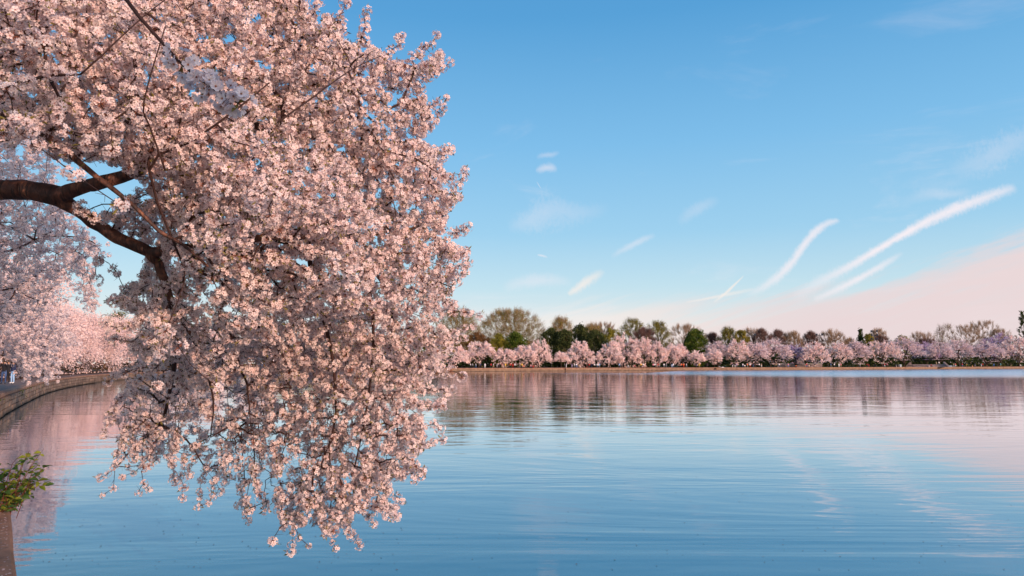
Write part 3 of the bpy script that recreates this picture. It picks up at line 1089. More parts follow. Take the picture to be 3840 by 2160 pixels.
# ------------------------------------------------------------------ left bank cherries and the park trees behind them
LB = [
    # px centre, width px, top, bottom, D, q, qs, label
    (60, 470, 905, 1400, 62, 9000, 0.17, 'sunlit peach pink cherry tree on the left bank, seen through the shaded branches'),
    (285, 250, 1150, 1408, 88, 9000, 0.19, 'rounded peach pink cherry tree on the left bank leaning over the curved wall'),
    (415, 250, 1172, 1408, 102, 9000, 0.20, 'sunlit pink cherry tree on the left bank, last before the hanging blossoms'),
    (170, 260, 1130, 1405, 74, 8000, 0.17, 'pink cherry tree overhanging the wall behind the people on the path'),
    (560, 210, 1185, 1402, 118, 5000, 0.26, 'pink cherry tree glimpsed behind the left hanging twigs'),
    (700, 190, 1200, 1398, 140, 4500, 0.28, 'pink cherry tree glimpsed through the middle of the hanging twigs'),
    (850, 170, 1215, 1394, 165, 3500, 0.32, 'pink cherry tree glimpsed low behind the dense blossoms'),
    (1000, 160, 1230, 1390, 190, 3000, 0.34, 'cherry tree in a chink of the dense blossoms right of centre of the crown'),
]
def shore_cross(px, ymin, ymax):
    uu = (px - 1920) / F / CP
    for k in range(NL):
        A, B = LP[k], LP[(k + 1) % NL]
        fa, fb = A[0] - uu * A[1], B[0] - uu * B[1]
        if fa * fb < 0 and ymin < A[1] < ymax:
            return (A + (B - A) * fa / (fa - fb))
for i, (pc, wpx, yt, yb, D, q, qs, lab) in enumerate(LB):
    base = ground_under(pc, D)
    # keep the trunk on land
    P = LP[int(np.argmin(np.hypot(LP[:, 0] - base.x, LP[:, 1] - base.y)))]
    nrm = OUTN[int(np.argmin(np.hypot(LP[:, 0] - base.x, LP[:, 1] - base.y)))]
    sd_ = (base.x - P[0]) * nrm[0] + (base.y - P[1]) * nrm[1]
    shift = Vector((0, 0, 0))
    if sd_ < 3.6:
        shift = Vector((nrm[0], nrm[1], 0)) * (3.6 - sd_)
    wd = wpx / F * D
    zt = px_height(yt, D)
    zb = px_height(yb, D)
    make_tree('cherry_tree', base + shift, wd + 1.5, 2.4, zt, lab, 'cherry tree', 'cherry trees in bloom along the left bank', '', 500 + i, q=int(q * 3.2), qs=qs, nodes=420,
              trunk_r=0.16, leaf=BLOOM_MID, low=2.4 - max(zb, -0.2), spray=1.1, thick=1.0)
for i, (pc, wpx, yt, D, lab) in enumerate([(430, 110, 1160, 150, 'yellow green tree top rising above the peach pink cherries of the left bank'),
                                           (280, 120, 1166, 140, 'faint olive tree top between two left bank cherries')]):
    make_tree('willow_tree', ground_under(pc, D), wpx / F * D, 4, px_height(yt, D) - 0.6, lab, 'tree', None, '', 560 + i, q=2500, qs=0.3, nodes=160, trunk_r=0.3, leaf=LEAF_YG, shape='fan', twigs=6, thick=0.8)

def left_depth(px):
    return float(np.interp(px, [-800, 0, 300, 480, 700, 1000, 1300, 1600], [40, 62, 100, 125, 165, 205, 225, 232]))


belt('thicket', LEAF_RUST, 9000, -900, 1640, 22, 40, 6.0, 2.0, 'dim brown thicket behind the cherry trees of the left bank', (0.6, 1.2), 15, left_depth)
# ------------------------------------------------------------------ blossom clusters
def flower_geo(mb, M, R, petals=3, stalk=True, rs=random, fold=None):
    """a five petalled blossom in the frame M, facing its local z"""
    fold = fold if fold is not None else rs.uniform(0.05, 0.32)
    for k in range(5):
        a = 2 * PI * k / 5 + rs.uniform(-.08, .08)
        ca, sa = math.cos(a), math.sin(a)
        rr = R * rs.uniform(0.92, 1.06)

        def P(r, t, z):
            return M @ Vector(((r * ca - t * sa) * rr, (r * sa + t * ca) * rr, z * rr))
        mb.mi = 0
        z1, z2 = fold * 0.55, fold
        if petals == 3:
            mb.add([P(0.08, 0, 0), P(0.58, -0.36, z1), P(0.97, -0.20, z2), P(0.97, 0.20, z2), P(0.58, 0.36, z1)], [(0, 1, 2, 3, 4)])
        else:
            mb.add([P(0.06, 0, 0), P(0.32, -0.24, z1 * .6), P(0.62, -0.40, z1 * 1.1), P(0.90, -0.31, z2 * 1.1), P(1.0, -0.12, z2 * .9), P(0.91, 0, z2 * .8),
                    P(1.0, 0.12, z2 * .9), P(0.90, 0.31, z2 * 1.1), P(0.62, 0.40, z1 * 1.1), P(0.32, 0.24, z1 * .6), P(0.55, 0, z1 * .55)],
                   [(0, 1, 10), (1, 2, 10), (2, 3, 10), (3, 4, 5, 10), (5, 6, 7, 10), (7, 8, 10), (8, 9, 10), (9, 0, 10)])
    # reddish centre and the sepals behind
    mb.mi = 1
    q = [M @ Vector((math.cos(b) * 0.165 * R, math.sin(b) * 0.165 * R, 0.10 * R)) for b in (0.3, 1.56, 2.8, 4.1, 5.3)]
    mb.add(q + [M @ Vector((0, 0, 0.02 * R))], [(0, 1, 5), (1, 2, 5), (2, 3, 5), (3, 4, 5), (4, 0, 5)])
    mb.mi = 2
    q = [M @ Vector((math.cos(b) * 0.25 * R, math.sin(b) * 0.25 * R, -0.05 * R)) for b in (0.3, 2.4, 4.5)]
    mb.add(q, [(2, 1, 0)])
    if stalk:
        a = M @ Vector((0, 0, -0.05 * R))
        o = Vector((0, 0, 0)) + (M.translation * 0.15)
        side = (a - o).cross(Vector((0.3, 0.5, 0.7)))
        side = side.normalized() * 0.0022 if side.length > 1e-6 else Vector((0.001, 0, 0))
        mb.add([o - side, o + side, a], [(0, 1, 2)])


def sphere_dirs(n, rs):
    out_ = []
    for i in range(n):
        z = 1 - 2 * (i + 0.5) / n
        a = i * 2.39996 + rs.uniform(-.25, .25)
        r = math.sqrt(1 - z * z)
        v = Vector((r * math.cos(a), r * math.sin(a), z)) + Vector((rs.uniform(-.2, .2), rs.uniform(-.2, .2), rs.uniform(-.2, .2)))
        out_.append(v.normalized())
    return out_


def frame(d, pos, rs):
    q = d.to_track_quat('Z', 'Y').to_matrix() @ Matrix.Rotation(rs.uniform(0, 2 * PI), 3, 'Z')
    M = q.to_4x4()
    M.translation = pos
    return M


def cluster_mesh(name, nf, R, rc, seed, squash=0.85, leaves=0, petals=3, fill=1.0):
    rs = random.Random(seed)
    mb = MB()
    for d in sphere_dirs(nf, rs):
        if rs.random() > fill:
            continue
        p = Vector((d.x, d.y, d.z * squash)) * rc * rs.uniform(0.82, 1.12)
        dd = (d + Vector((rs.uniform(-.35, .35), rs.uniform(-.35, .35), rs.uniform(-.35, .35)))).normalized()
        flower_geo(mb, frame(dd, p, rs), R * rs.uniform(0.85, 1.1), petals, True, rs)
    mb.mi = 3
    for k in range(leaves):
        d = Vector((rs.uniform(-1, 1), rs.uniform(-1, 1), rs.uniform(-.3, 1))).normalized()
        s_ = d.cross(Vector((0, 0, 1))).normalized() * 0.006
        a, b = d * rc * 0.6, d * (rc * 1.75)
        m_ = (a + b) * 0.5 + Vector((0, 0, 0.004))
        mb.add([a, m_ - s_, b, m_ + s_], [(0, 1, 2, 3)])
    me = bpy.data.meshes.new(name)
    me.from_pydata(mb.v, [], mb.f)
    for m in (PETAL, EYE, STALK, LEAF_B):
        me.materials.append(m)
    me.polygons.foreach_set('material_index', mb.m)
    me.update()
    return me


CL = [cluster_mesh('blossom_cluster', [19, 22, 12, 24, 16, 9, 20][k], 0.0168, [.038, .042, .032, .045, .040, .027, .040][k], 40 + k, [0.6, 0.95, 1.2, 0.7, 1.1, 0.8, 0.9][k], [2, 0, 5, 1, 0, 4, 2][k], 3, [.95, .8, .9, .85, .75, 1, .7][k]) for k in range(7)]
CL_LOW = [cluster_mesh('blossom_cluster', 9, 0.026, 0.042, 80 + k, 0.8, 0) for k in range(4)]


def scatter(name, pts, scl, meshes, parent=None, seed=1):
    """thousands of clusters as one object: points that carry instances of a few cluster shapes"""
    rs = np.random.default_rng(seed)
    n = len(pts)
    me = bpy.data.meshes.new(name)
    me.vertices.add(n)
    me.vertices.foreach_set('co', np.asarray(pts, np.float32).ravel())
    a = me.attributes.new('turn', 'FLOAT_VECTOR', 'POINT')
    a.data.foreach_set('vector', rs.uniform(0, 2 * PI, size=n * 3).astype(np.float32))
    a = me.attributes.new('size', 'FLOAT', 'POINT')
    a.data.foreach_set('value', np.asarray(scl, np.float32))
    a = me.attributes.new('pick', 'INT', 'POINT')
    a.data.foreach_set('value', rs.integers(0, len(meshes), n).astype(np.int32))
    me.update()
    for m in meshes[0].materials:
        me.materials.append(m)
    o = bpy.data.objects.new(name, me)
    COL.objects.link(o)
    if parent:
        o.parent = parent
    ng = bpy.data.node_groups.new(name + '_scatter', 'GeometryNodeTree')
    ng.interface.new_socket('Geometry', in_out='INPUT', socket_type='NodeSocketGeometry')
    ng.interface.new_socket('Geometry', in_out='OUTPUT', socket_type='NodeSocketGeometry')
    N, Lk = ng.nodes, ng.links
    gi, go = N.new('NodeGroupInput'), N.new('NodeGroupOutput')
    join = N.new('GeometryNodeJoinGeometry')

    def named(attr, typ):
        nd = N.new('GeometryNodeInputNamedAttribute')
        nd.data_type = typ
        nd.inputs[0].default_value = attr
        return nd.outputs[0]
    turn, size, pick = named('turn', 'FLOAT_VECTOR'), named('size', 'FLOAT'), named('pick', 'INT')
    e2r = N.new('FunctionNodeEulerToRotation')
    Lk.new(turn, e2r.inputs[0])
    for k, ms in enumerate(meshes):
        src = bpy.data.objects.get('src_' + ms.name)
        if src is None:
            src = bpy.data.objects.new('src_' + ms.name, ms)
        oi = N.new('GeometryNodeObjectInfo')
        oi.inputs['Object'].default_value = src
        oi.inputs['As Instance'].default_value = False
        iop = N.new('GeometryNodeInstanceOnPoints')
        cmp_ = N.new('FunctionNodeCompare')
        cmp_.data_type = 'INT'
        cmp_.operation = 'EQUAL'
        Lk.new(pick, cmp_.inputs[2])
        cmp_.inputs[3].default_value = k
        Lk.new(gi.outputs[0], iop.inputs['Points'])
        Lk.new(cmp_.outputs[0], iop.inputs['Selection'])
        Lk.new(oi.outputs['Geometry'], iop.inputs['Instance'])
        Lk.new(e2r.outputs[0], iop.inputs['Rotation'])
        Lk.new(size, iop.inputs['Scale'])
        Lk.new(iop.outputs[0], join.inputs[0])
    Lk.new(join.outputs[0], go.inputs[0])
    md = o.modifiers.new('scatter', 'NODES')
    md.node_group = ng
    o['kind'] = 'stuff'
    return o


# ------------------------------------------------------------------ the big cherry tree in front
S2 = 3840 / 2576.0
OUT = [(-700, -700), (760, -700), (752, -200), (745, -60), (770, 5), (775, 35), (800, 62), (825, 40), (845, 62), (850, 95), (880, 112), (915, 128), (940, 115), (955, 140), (990, 140), (1020, 160), (1048, 172), (1075, 152), (1085, 140), (1112, 135), (1106, 175), (1070, 200), (1030, 215),
       (1015, 235), (1055, 212), (1072, 235), (1085, 262), (1104, 290), (1088, 320), (1060, 345), (1088, 345), (1102, 385), (1104, 410), (1125, 440), (1118, 478),
       (1158, 492), (1140, 515), (1105, 530), (1128, 565), (1122, 590), (1156, 600), (1130, 625), (1176, 634), (1158, 652), (1120, 655), (1126, 672), (1168, 684), (1150, 705), (1128, 730),
       (1145, 765), (1115, 795), (1135, 850), (1128, 905), (1092, 935), (1083, 985), (1118, 1018), (1062, 1035), (1060, 1080), (1078, 1118), (1040, 1165), (1058, 1195), (1010, 1205),
       (975, 1188), (1000, 1245), (992, 1298), (965, 1300), (930, 1262), (885, 1310), (835, 1345), (800, 1325), (775, 1322), (735, 1322), (700, 1335), (712, 1285), (700, 1240), (665, 1240), (640, 1200),
       (605, 1120), (560, 1125), (545, 1200), (500, 1225), (520, 1170), (455, 1130), (420, 1150), (360, 1160), (375, 1105), (330, 1120), (290, 1170), (300, 1115), (350, 1060), (320, 1020), (320, 960), (345, 900), (320, 850), (350, 790),
       (300, 760), (335, 705), (375, 660), (350, 620), (300, 590), (240, 548), (270, 520), (320, 500), (360, 470), (330, 430), (240, 405), (180, 402), (120, 395), (60, 372), (0, 368), (-700, 340)]
OUT = np.array(OUT, float) * S2


def inside(px, py, poly=OUT):
    x, y = np.asarray(px), np.asarray(py)
    c = np.zeros(x.shape, bool)
    j = len(poly) - 1
    for i in range(len(poly)):
        xi, yi = poly[i]
        xj, yj = poly[j]
        m = ((yi > y) != (yj > y)) & (x < (xj - xi) * (y - yi) / (yj - yi + 1e-9) + xi)
        c ^= m
        j = i
    return c


# front depth of the crown at places in the photograph (px on the 2576 wide view), density, thickness
DC = np.array([(60, 320, 3.0, 1, 1.8), (0, 60, 3.1, 1, 2.2), (300, 180, 3.5, 1, 2.2), (250, 350, 3.2, 1, 2.0), (600, 60, 4.3, 1, 2.2), (740, 20, 4.8, 1, 1.4), (800, 250, 4.8, 1, 2.0), (1000, 170, 5.6, 1, .8), (1090, 300, 5.9, .8, .8),
               (500, 350, 3.8, 1, 2.4), (620, 470, 3.6, 1, 2.4), (830, 520, 4.2, 1, 2.2), (950, 420, 5.2, 1, 1.8), (1120, 600, 5.7, 1, .8), (520, 600, 3.7, 1, 2.4), (850, 690, 4.3, 1, 2.4), (1000, 680, 5.2, 1, 1.8), (600, 760, 4.2, 1, 2.6),
               (1070, 850, 5.8, 1, 1.6), (850, 880, 5.6, 1, 2.0), (380, 820, 4.4, .8, 2.2), (520, 900, 4.8, .7, 2.4), (340, 660, 5.6, .4, 1.4), (400, 1020, 6.8, .14, 1.2), (330, 1120, 7.4, .14, 1.0), (520, 1120, 6.8, .12, 1.2), (450, 930, 6.2, .32, 1.8),
               (700, 1020, 5.8, .65, 1.8), (560, 1020, 6.4, .3, 1.6), (700, 1160, 6.0, .16, 0.9), (640, 1060, 6.2, .35, 1.2), (800, 1250, 6.0, .6, 1.0), (930, 1180, 5.9, .8, 1.2), (1000, 1050, 5.8, 1, 1.6), (250, 450, 4.5, .5, 1.5), (-500, 0, 4.0, .6, 2.5), (300, -500, 4.5, .6, 2.5), (-500, 300, 4.5, .5, 2.5)])


def crown_field(px, py):
    px, py = np.asarray(px) / S2, np.asarray(py) / S2
    d2 = (px[:, None] - DC[None, :, 0]) ** 2 + (py[:, None] - DC[None, :, 1]) ** 2 + 900
    wgt = 1 / d2 ** 1.6
    wgt /= wgt.sum(1, keepdims=True)
    return wgt @ DC[:, 2], wgt @ DC[:, 3], wgt @ DC[:, 4]


def sample_crown(n, rs, mind=0.135):
    acc = []
    cell = {}
    tries = 0
    while len(acc) < n and tries < 400:
        tries += 1
        m = 4000
        px = rs.uniform(-1040, 1780, m)
        py = rs.uniform(-1040, 2080, m)
        wx = np.array([mnoise.noise(Vector((a * .011, b * .011, 1.0))) * 60 for a, b in zip(px, py)])
        wy = np.array([mnoise.noise(Vector((a * .011, b * .011, 7.0))) * 60 for a, b in zip(px, py)])
        ok = inside(px + wx, py + wy) & inside(px, py)
        px, py = px[ok], py[ok]
        d0, dens, th = crown_field(px, py)
        u = rs.uniform(0, 1, len(px))
        D = d0 + th * np.where(rs.uniform(0, 1, len(px)) < 0.45, u * 0.25, u)
        keep = rs.uniform(0, 1, len(px)) < dens * (D / 8.5) ** 1.45
        off = (px < 0) | (py < 0)
        keep &= ~(off & (rs.uniform(0, 1, len(px)) < 0.55))
        for a, b, c in zip(px[keep], py[keep], D[keep]):
            P = W(a, b, c)
            if P.z < 0.35:
                continue
            nv = mnoise.noise(P * 1.5) + 0.6 * mnoise.noise(P * 3.4)
            if nv < -0.16 and rs.uniform() < 0.8:
                continue
            key = (int(P.x / mind), int(P.y / mind), int(P.z / mind))
            bad = False
            for i in (-1, 0, 1):
                for j in (-1, 0, 1):
                    for k in (-1, 0, 1):
                        q = cell.get((key[0] + i, key[1] + j, key[2] + k))
                        if q is not None and (q - P).length < mind:
                            bad = True
            if bad:
                continue
            cell[key] = P
            acc.append(P)
            if len(acc) >= n:
                break
    return acc


# limbs: (photo px, photo py, depth, radius in metres)
LIMBS = {
    'main': [(-2600, 760, 4.6, 0.1860), (-900, 720, 4.8, 0.0977), (0, 712, 5.0, 0.0725), (120, 716, 5.0, 0.0725), (228, 738, 5.0, 0.0725)],
    'up': [(228, 738, 5.0, 0.0634), (300, 705, 4.95, 0.0484), (385, 682, 4.9, 0.0458), (480, 655, 4.85, 0.0440), (600, 590, 4.75, 0.0405), (760, 530, 4.8, 0.0334), (900, 440, 5.1, 0.0264), (1000, 330, 5.4, 0.0194), (1060, 200, 5.6, 0.0123)],
    'down': [(228, 738, 5.0, 0.0616), (290, 790, 5.05, 0.0458), (380, 850, 5.1, 0.0458), (470, 905, 5.15, 0.0440), (560, 945, 5.2, 0.0422), (600, 1010, 5.25, 0.0352), (640, 1120, 5.3, 0.0246), (720, 1260, 5.5, 0.0158)],
    'down2': [(720, 1260, 5.5, .014), (770, 1380, 5.8, .011), (800, 1500, 6.0, .008), (790, 1640, 6.2, .005)],
    'mid': [(560, 945, 5.2, .040), (700, 930, 5.2, .034), (900, 900, 5.3, .030), (1150, 880, 5.4, .026), (1350, 960, 5.6, .020), (1480, 1120, 5.9, .014)],
    'lowleft': [(640, 1120, 5.3, .026), (660, 1280, 6.0, .022), (640, 1450, 6.7, .018), (600, 1590, 7.1, .014), (500, 1680, 7.3, .009), (430, 1760, 7.4, .006)],
    'lowleft2': [(600, 1590, 7.1, .012), (700, 1650, 6.9, .009), (760, 1740, 6.8, .006)],
    'front': [(-700, 300, 4.4, 0.0340), (-200, 380, 4.1, 0.0245), (100, 470, 4.0, 0.0190), (230, 550, 3.97, 0.0177), (300, 612, 3.95, 0.0163), (400, 690, 3.95, 0.0143), (500, 770, 3.95, 0.0129), (600, 870, 4.0, 0.0116), (690, 920, 4.1, 0.0088), (780, 1000, 4.2, 0.0061)],
    'rise': [(1150, 880, 5.4, .024), (1225, 820, 5.3, .022), (1210, 700, 5.3, .018), (1160, 560, 5.4, .013)],
    'rise2': [(900, 440, 5.1, .03), (1040, 500, 5.0, .024), (1060, 400, 5.0, .018), (1000, 300, 5.1, .012)],
    'hang': [(1150, 880, 5.4, .022), (1180, 1100, 5.5, .018), (1240, 1300, 5.7, .014), (1260, 1560, 5.9, .010), (1200, 1760, 6.0, .006)],
    'hang2': [(1350, 960, 5.6, .016), (1400, 1200, 5.8, .013), (1380, 1500, 5.9, .009), (1330, 1750, 6.0, .006)],
    'overhead': [(-900, 720, 4.8, 0.0630), (-700, 100, 4.2, 0.0490), (-300, -500, 3.7, 0.0350), (300, -420, 3.4, 0.0245), (700, -200, 3.6, 0.0154), (1000, -60, 4.2, 0.0084)],
    'across': [(1040, 460, 3.6, 0.0056), (1180, 360, 3.8, 0.0049), (1320, 260, 4.4, 0.0037), (1430, 210, 5.0, 0.0030)],
    'across2': [(690, 1000, 4.2, 0.0059), (560, 640, 3.9, 0.0078), (720, 530, 3.85, 0.0068), (860, 430, 3.8, 0.0059), (1010, 310, 3.9, 0.0042)],
    'upleft': [(300, 280, 3.3, 0.0048), (380, 210, 3.3, 0.0042), (540, 60, 3.4, 0.0030), (700, -60, 3.5, 0.0024)],
    'upleft2': [(620, 640, 3.7, 0.0060), (560, 470, 3.6, 0.0048), (540, 380, 3.5, 0.0039), (620, 100, 3.4, 0.0027)],
}
TIPS = [(385, 1858, 7.3), (520, 1850, 7.2), (560, 1838, 7.1), (540, 1815, 7.1), (690, 1825, 7.0), (685, 1868, 7.0), (743, 1902, 6.9), (830, 1845, 6.6), (805, 1800, 6.6), (930, 1920, 6.4), (925, 1888, 6.4),
        (940, 1905, 6.4), (1022, 2030, 6.0), (1120, 2020, 6.0), (1158, 2047, 6.0), (1085, 1945, 6.0), (1150, 1900, 6.0), (1075, 1960, 6.0), (1220, 1992, 6.0), (1260, 1950, 5.9), (375, 1792, 7.4), (402, 1778, 7.4),
        (430, 1745, 7.3), (425, 1832, 7.3), (460, 1790, 7.2), (500, 1775, 7.2), (390, 1622, 7.4), (402, 1590, 7.4), (465, 1630, 7.3), (405, 1575, 7.4), (440, 1572, 7.3), (495, 1660, 7.1),
        (1650, 205, 5.9), (1640, 262, 5.9), (1612, 250, 5.9), (1575, 262, 5.8), (1722, 738, 5.8), (1700, 752, 5.8), (1670, 760, 5.8), (1745, 948, 5.8), (1720, 962, 5.8), (1690, 955, 5.8), (1738, 1028, 5.8), (1705, 1035, 5.8),
        (1662, 1520, 5.8), (1636, 1528, 5.8), (1578, 1788, 5.8), (1556, 1796, 5.8), (1480, 1935, 5.8), (1448, 1935, 5.8), (1395, 190, 4.6), (1232, 100, 4.4), (1260, 140, 4.4),
        (452, 770, 3.15), (278, 652, 3.2), (350, 815, 4.4), (318, 795, 4.5), (300, 780, 4.5), (366, 980, 5.6), (375, 972, 5.6), (422, 1008, 5.6), (440, 1025, 5.6), (362, 1050, 5.7), (410, 1130, 5.7), (432, 1122, 5.7), (466, 1112, 5.6), (468, 1148, 5.6),
        (465, 1080, 5.6), (590, 1450, 4.6), (815, 1450, 4.0), (622, 1240, 3.9), (600, 1330, 3.9), (670, 1300, 4.0)]

# thin bare strands hanging down to the lowest clusters
rq = random.Random(31)
STRANDS = []
for k in range(110):
    x0_ = rq.uniform(480, 1500)
    y0_ = 1360 + (120 if x0_ > 900 else 0) + rq.uniform(-60, 120)
    y1_ = np.interp(x0_, [430, 520, 700, 850, 950, 1020, 1150, 1300, 1450, 1560], [1700, 1760, 1760, 1800, 1840, 1930, 1960, 1930, 1880, 1700]) - abs(rq.gauss(0, 90))
    d0_ = np.interp(x0_, [400, 700, 1000, 1500], [7.2, 6.7, 6.1, 5.9]) + rq.uniform(-.2, .5)
    dr = rq.uniform(-60, 60) - (60 if x0_ < 800 else 0)
    STRANDS.append([(x0_ + dr * (q / 7) ** 1.5 + rq.uniform(-6, 6), y0_ + (y1_ - y0_) * q / 7, d0_) for q in range(8)])

limb_nodes, limb_par, limb_rad, limb_id = [], [], [], []
lookup = {}
LIMB_CURVES = {}
rs0 = random.Random(4)
for ln, pts in LIMBS.items():
    prev = None
    cur = []
    Q = [W(a, b, c) for a, b, c, r in pts]
    Rr = [r for *_, r in pts]
    start_key = pts[0][:2]
    attach = lookup.get(start_key, None)
    dense = []
    for i in range(len(Q) - 1):
        p0, p1, p2, p3 = Q[max(i - 1, 0)], Q[i], Q[i + 1], Q[min(i + 2, len(Q) - 1)]
        for k in range(3):
            t_ = k / 3
            c = 0.5 * ((2 * p1) + (-p0 + p2) * t_ + (2 * p0 - 5 * p1 + 4 * p2 - p3) * t_ ** 2 + (-p0 + 3 * p1 - 3 * p2 + p3) * t_ ** 3)
            jit = Vector((rs0.uniform(-1, 1), rs0.uniform(-1, 1), rs0.uniform(-1, 1))) * (0.25 * Rr[i]) if (k and ln != 'main') else Vector((0, 0, 0))
            dense.append((c + jit, Rr[i] * (1 - t_) + Rr[i + 1] * t_, pts[i][:2] if k == 0 else None))
    dense.append((Q[-1], Rr[-1], pts[-1][:2]))
    LIMB_CURVES[ln] = dense
    for i, (c, r, key) in enumerate(dense):
        if i == 0 and attach is not None:
            prev = attach
            continue
        limb_nodes.append(c)
        limb_rad.append(r)
        limb_id.append(ln)
        limb_par.append(prev)
        prev = len(limb_nodes) - 1
        if key is not None and key not in lookup:
            lookup[key] = prev

big_base = Vector((-9.3, 4.4, GZ))
big = thing('cherry_tree', big_base, 'huge foreground cherry tree in full pale pink bloom, hanging over the water from the left', 'cherry tree')


def to_local(o):
    o.parent = big
    o.location = -big_base
    return o


# trunk: out of the frame to the left, joined to the limb
mb = MB()
j0 = LIMB_CURVES['main'][0][0]
mb.tube([big_base + Vector((0.1, 0.1, -0.4)), big_base + Vector((0.02, 0, 0.3)), big_base + Vector((-0.15, 0.05, 1.0)), big_base + Vector((0.1, 0.1, 1.8)), j0],
        [0.46, 0.36, 0.31, 0.30, 0.21], 12)
to_local(mb.build('trunk', BARK, smooth=True))
for ln, dense in LIMB_CURVES.items():
    mb = MB()
    r0 = dense[0][1]
    sides = 12 if r0 > 0.03 else 7
    pts_, rad_ = [d[0] for d in dense], [d[1] for d in dense]
    if r0 > 0.03:            # knobbly limbs
        P2, R2 = [], []
        for i in range(len(pts_) - 1):
            for k in range(4):
                t_ = k / 4
                P2.append(pts_[i].lerp(pts_[i + 1], t_))
                R2.append((rad_[i] * (1 - t_) + rad_[i + 1] * t_) * (1 + 0.17 * mnoise.noise(P2[-1] * 7)))
        P2.append(pts_[-1])
        R2.append(rad_[-1])
        pts_, rad_ = P2, R2
    mb.tube(pts_, rad_, sides)
    to_local(mb.build('branch', BARK if r0 > 0.03 else TWIG, smooth=True))

rs3 = np.random.default_rng(21)
crown = sample_crown(8200, rs3, 0.100)
tips = [W(*t_) for t_ in TIPS]
bare = []
for st_ in STRANDS:
    for q_, p_ in enumerate(st_):
        if q_ >= 7 or (q_ > 3 and rq.random() < 0.35):
            tips.append(W(*p_))
        else:
            bare.append(W(*p_))
# short sprays that stick out of the crown's outline
rt = random.Random(9)
for (ex_, ey_, ang_) in [(1180, 40, -60), (1290, 70, -60), (1345, 150, -50), (1460, 190, -40), (1560, 215, -35), (1590, 300, -20), (1600, 395, 5), (1625, 480, -25), (1610, 560, -10), (1640, 620, -30), (1655, 690, -15),
                         (1690, 735, -12), (1660, 800, -20), (1650, 850, -25), (1690, 905, -25), (1700, 950, -8), (1690, 1030, -20), (1685, 1090, -15), (1690, 1160, 0), (1670, 1240, -20), (1655, 1300, 10), (1620, 1390, 10),
                         (1590, 1460, 20), (1610, 1520, -5), (1575, 1600, 10), (1580, 1670, 15), (1545, 1740, 25), (1470, 1780, 40), (1470, 1860, 30), (1440, 1920, 50), (1350, 1900, 70), (1280, 1950, 75), (1200, 1960, 80),
                         (1120, 1960, 85), (1040, 1880, 95), (960, 1790, 100), (860, 1700, 100), (760, 1790, 95), (680, 1740, 100), (560, 1700, 110), (500, 1640, 120), (470, 1560, 130), (455, 1500, 150), (470, 1400, 170), (480, 1300, 175),
                         (470, 1220, 185), (500, 1150, 190), (640, 1760, 95), (820, 1780, 90), (900, 1850, 95)]:
    Dd = float(crown_field([ex_], [ey_])[0][0]) + rt.uniform(0.1, 0.5)
    a_ = math.radians(ang_ + rt.uniform(-18, 18))
    x_, y_ = ex_ - math.cos(a_) * 40, ey_ - math.sin(a_) * 40
    for k_ in range(rt.randint(4, 6)):
        tips.append(W(x_ + rt.uniform(-9, 9), y_ + rt.uniform(-9, 9), Dd + rt.uniform(-.04, .04)))
        if rt.random() < 0.5 and k_ < 3:
            tips.append(W(x_ + rt.uniform(-34, 34), y_ + rt.uniform(-34, 34), Dd + rt.uniform(-.1, .1)))
        a_ += math.radians(rt.uniform(-16, 10))
        x_ += math.cos(a_) * 30
        y_ += math.sin(a_) * 30
# upper crown out of view, filled out to shade the trees at left
top_nodes = []
rcn = np.random.default_rng(8)
while len(top_nodes) < 1500:
    q_ = rcn.normal(size=3)
    q_ = q_ / np.linalg.norm(q_) * rcn.uniform(0, 1) ** 0.4
    p_ = np.array([-6.2, 7.2, 8.2]) + q_ * np.array([4.6, 4.6, 2.9])
    a_, b_, c_ = project(p_[None])
    if c_[0] > 0 and b_[0] > -180 and a_[0] > -300:
        continue
    if p_[2] < 5.0:
        continue
    top_nodes.append(Vector(p_))
allP = np.array([tuple(p) for p in limb_nodes + crown + tips + bare + top_nodes])
nl, nc = len(limb_nodes), len(crown)
n_tip0, n_bare0, n_top0 = nl + nc, nl + nc + len(tips), nl + nc + len(tips) + len(bare)
roots = []
plen = []
for i, p in enumerate(limb_par):
    l = 0.0 if p is None else plen[p] + (limb_nodes[i] - limb_nodes[p]).length
    plen.append(l)
    roots.append((-1 if p is None else p, l * 0.3))
par, path, order = prim(allP, roots, 0.16)
rad = np.minimum(pipe_radius(par, order, 0.0024, 2.2), 0.010)
for i, r in enumerate(limb_rad):
    rad[i] = min(r, 0.02)

# twigs, slightly bent
ii = np.arange(nl, len(allP))
A, B = allP[par[ii]], allP[ii]
ra, rb = np.minimum(rad[par[ii]], rad[ii] * 1.5), rad[ii]
L = np.linalg.norm(B - A, axis=1, keepdims=True)
bend = rs3.normal(size=A.shape) * 0.07 * L
bend[:, 2] += 0.05 * L[:, 0]
M1 = A * 0.66 + B * 0.34 + bend
M2 = A * 0.33 + B * 0.67 + bend * 0.7
SEG = [(A, M1, ra, ra * .67 + rb * .33), (M1, M2, ra * .67 + rb * .33, ra * .33 + rb * .67), (M2, B, ra * .33 + rb * .67, rb)]
vs, fs, n0 = [], [], 0
for a_, b_, r1, r2 in SEG:
    v, f = fast_tubes(a_, b_, r1, r2, 4)
    vs.append(v)
    fs.append(f + n0)
    n0 += len(v)
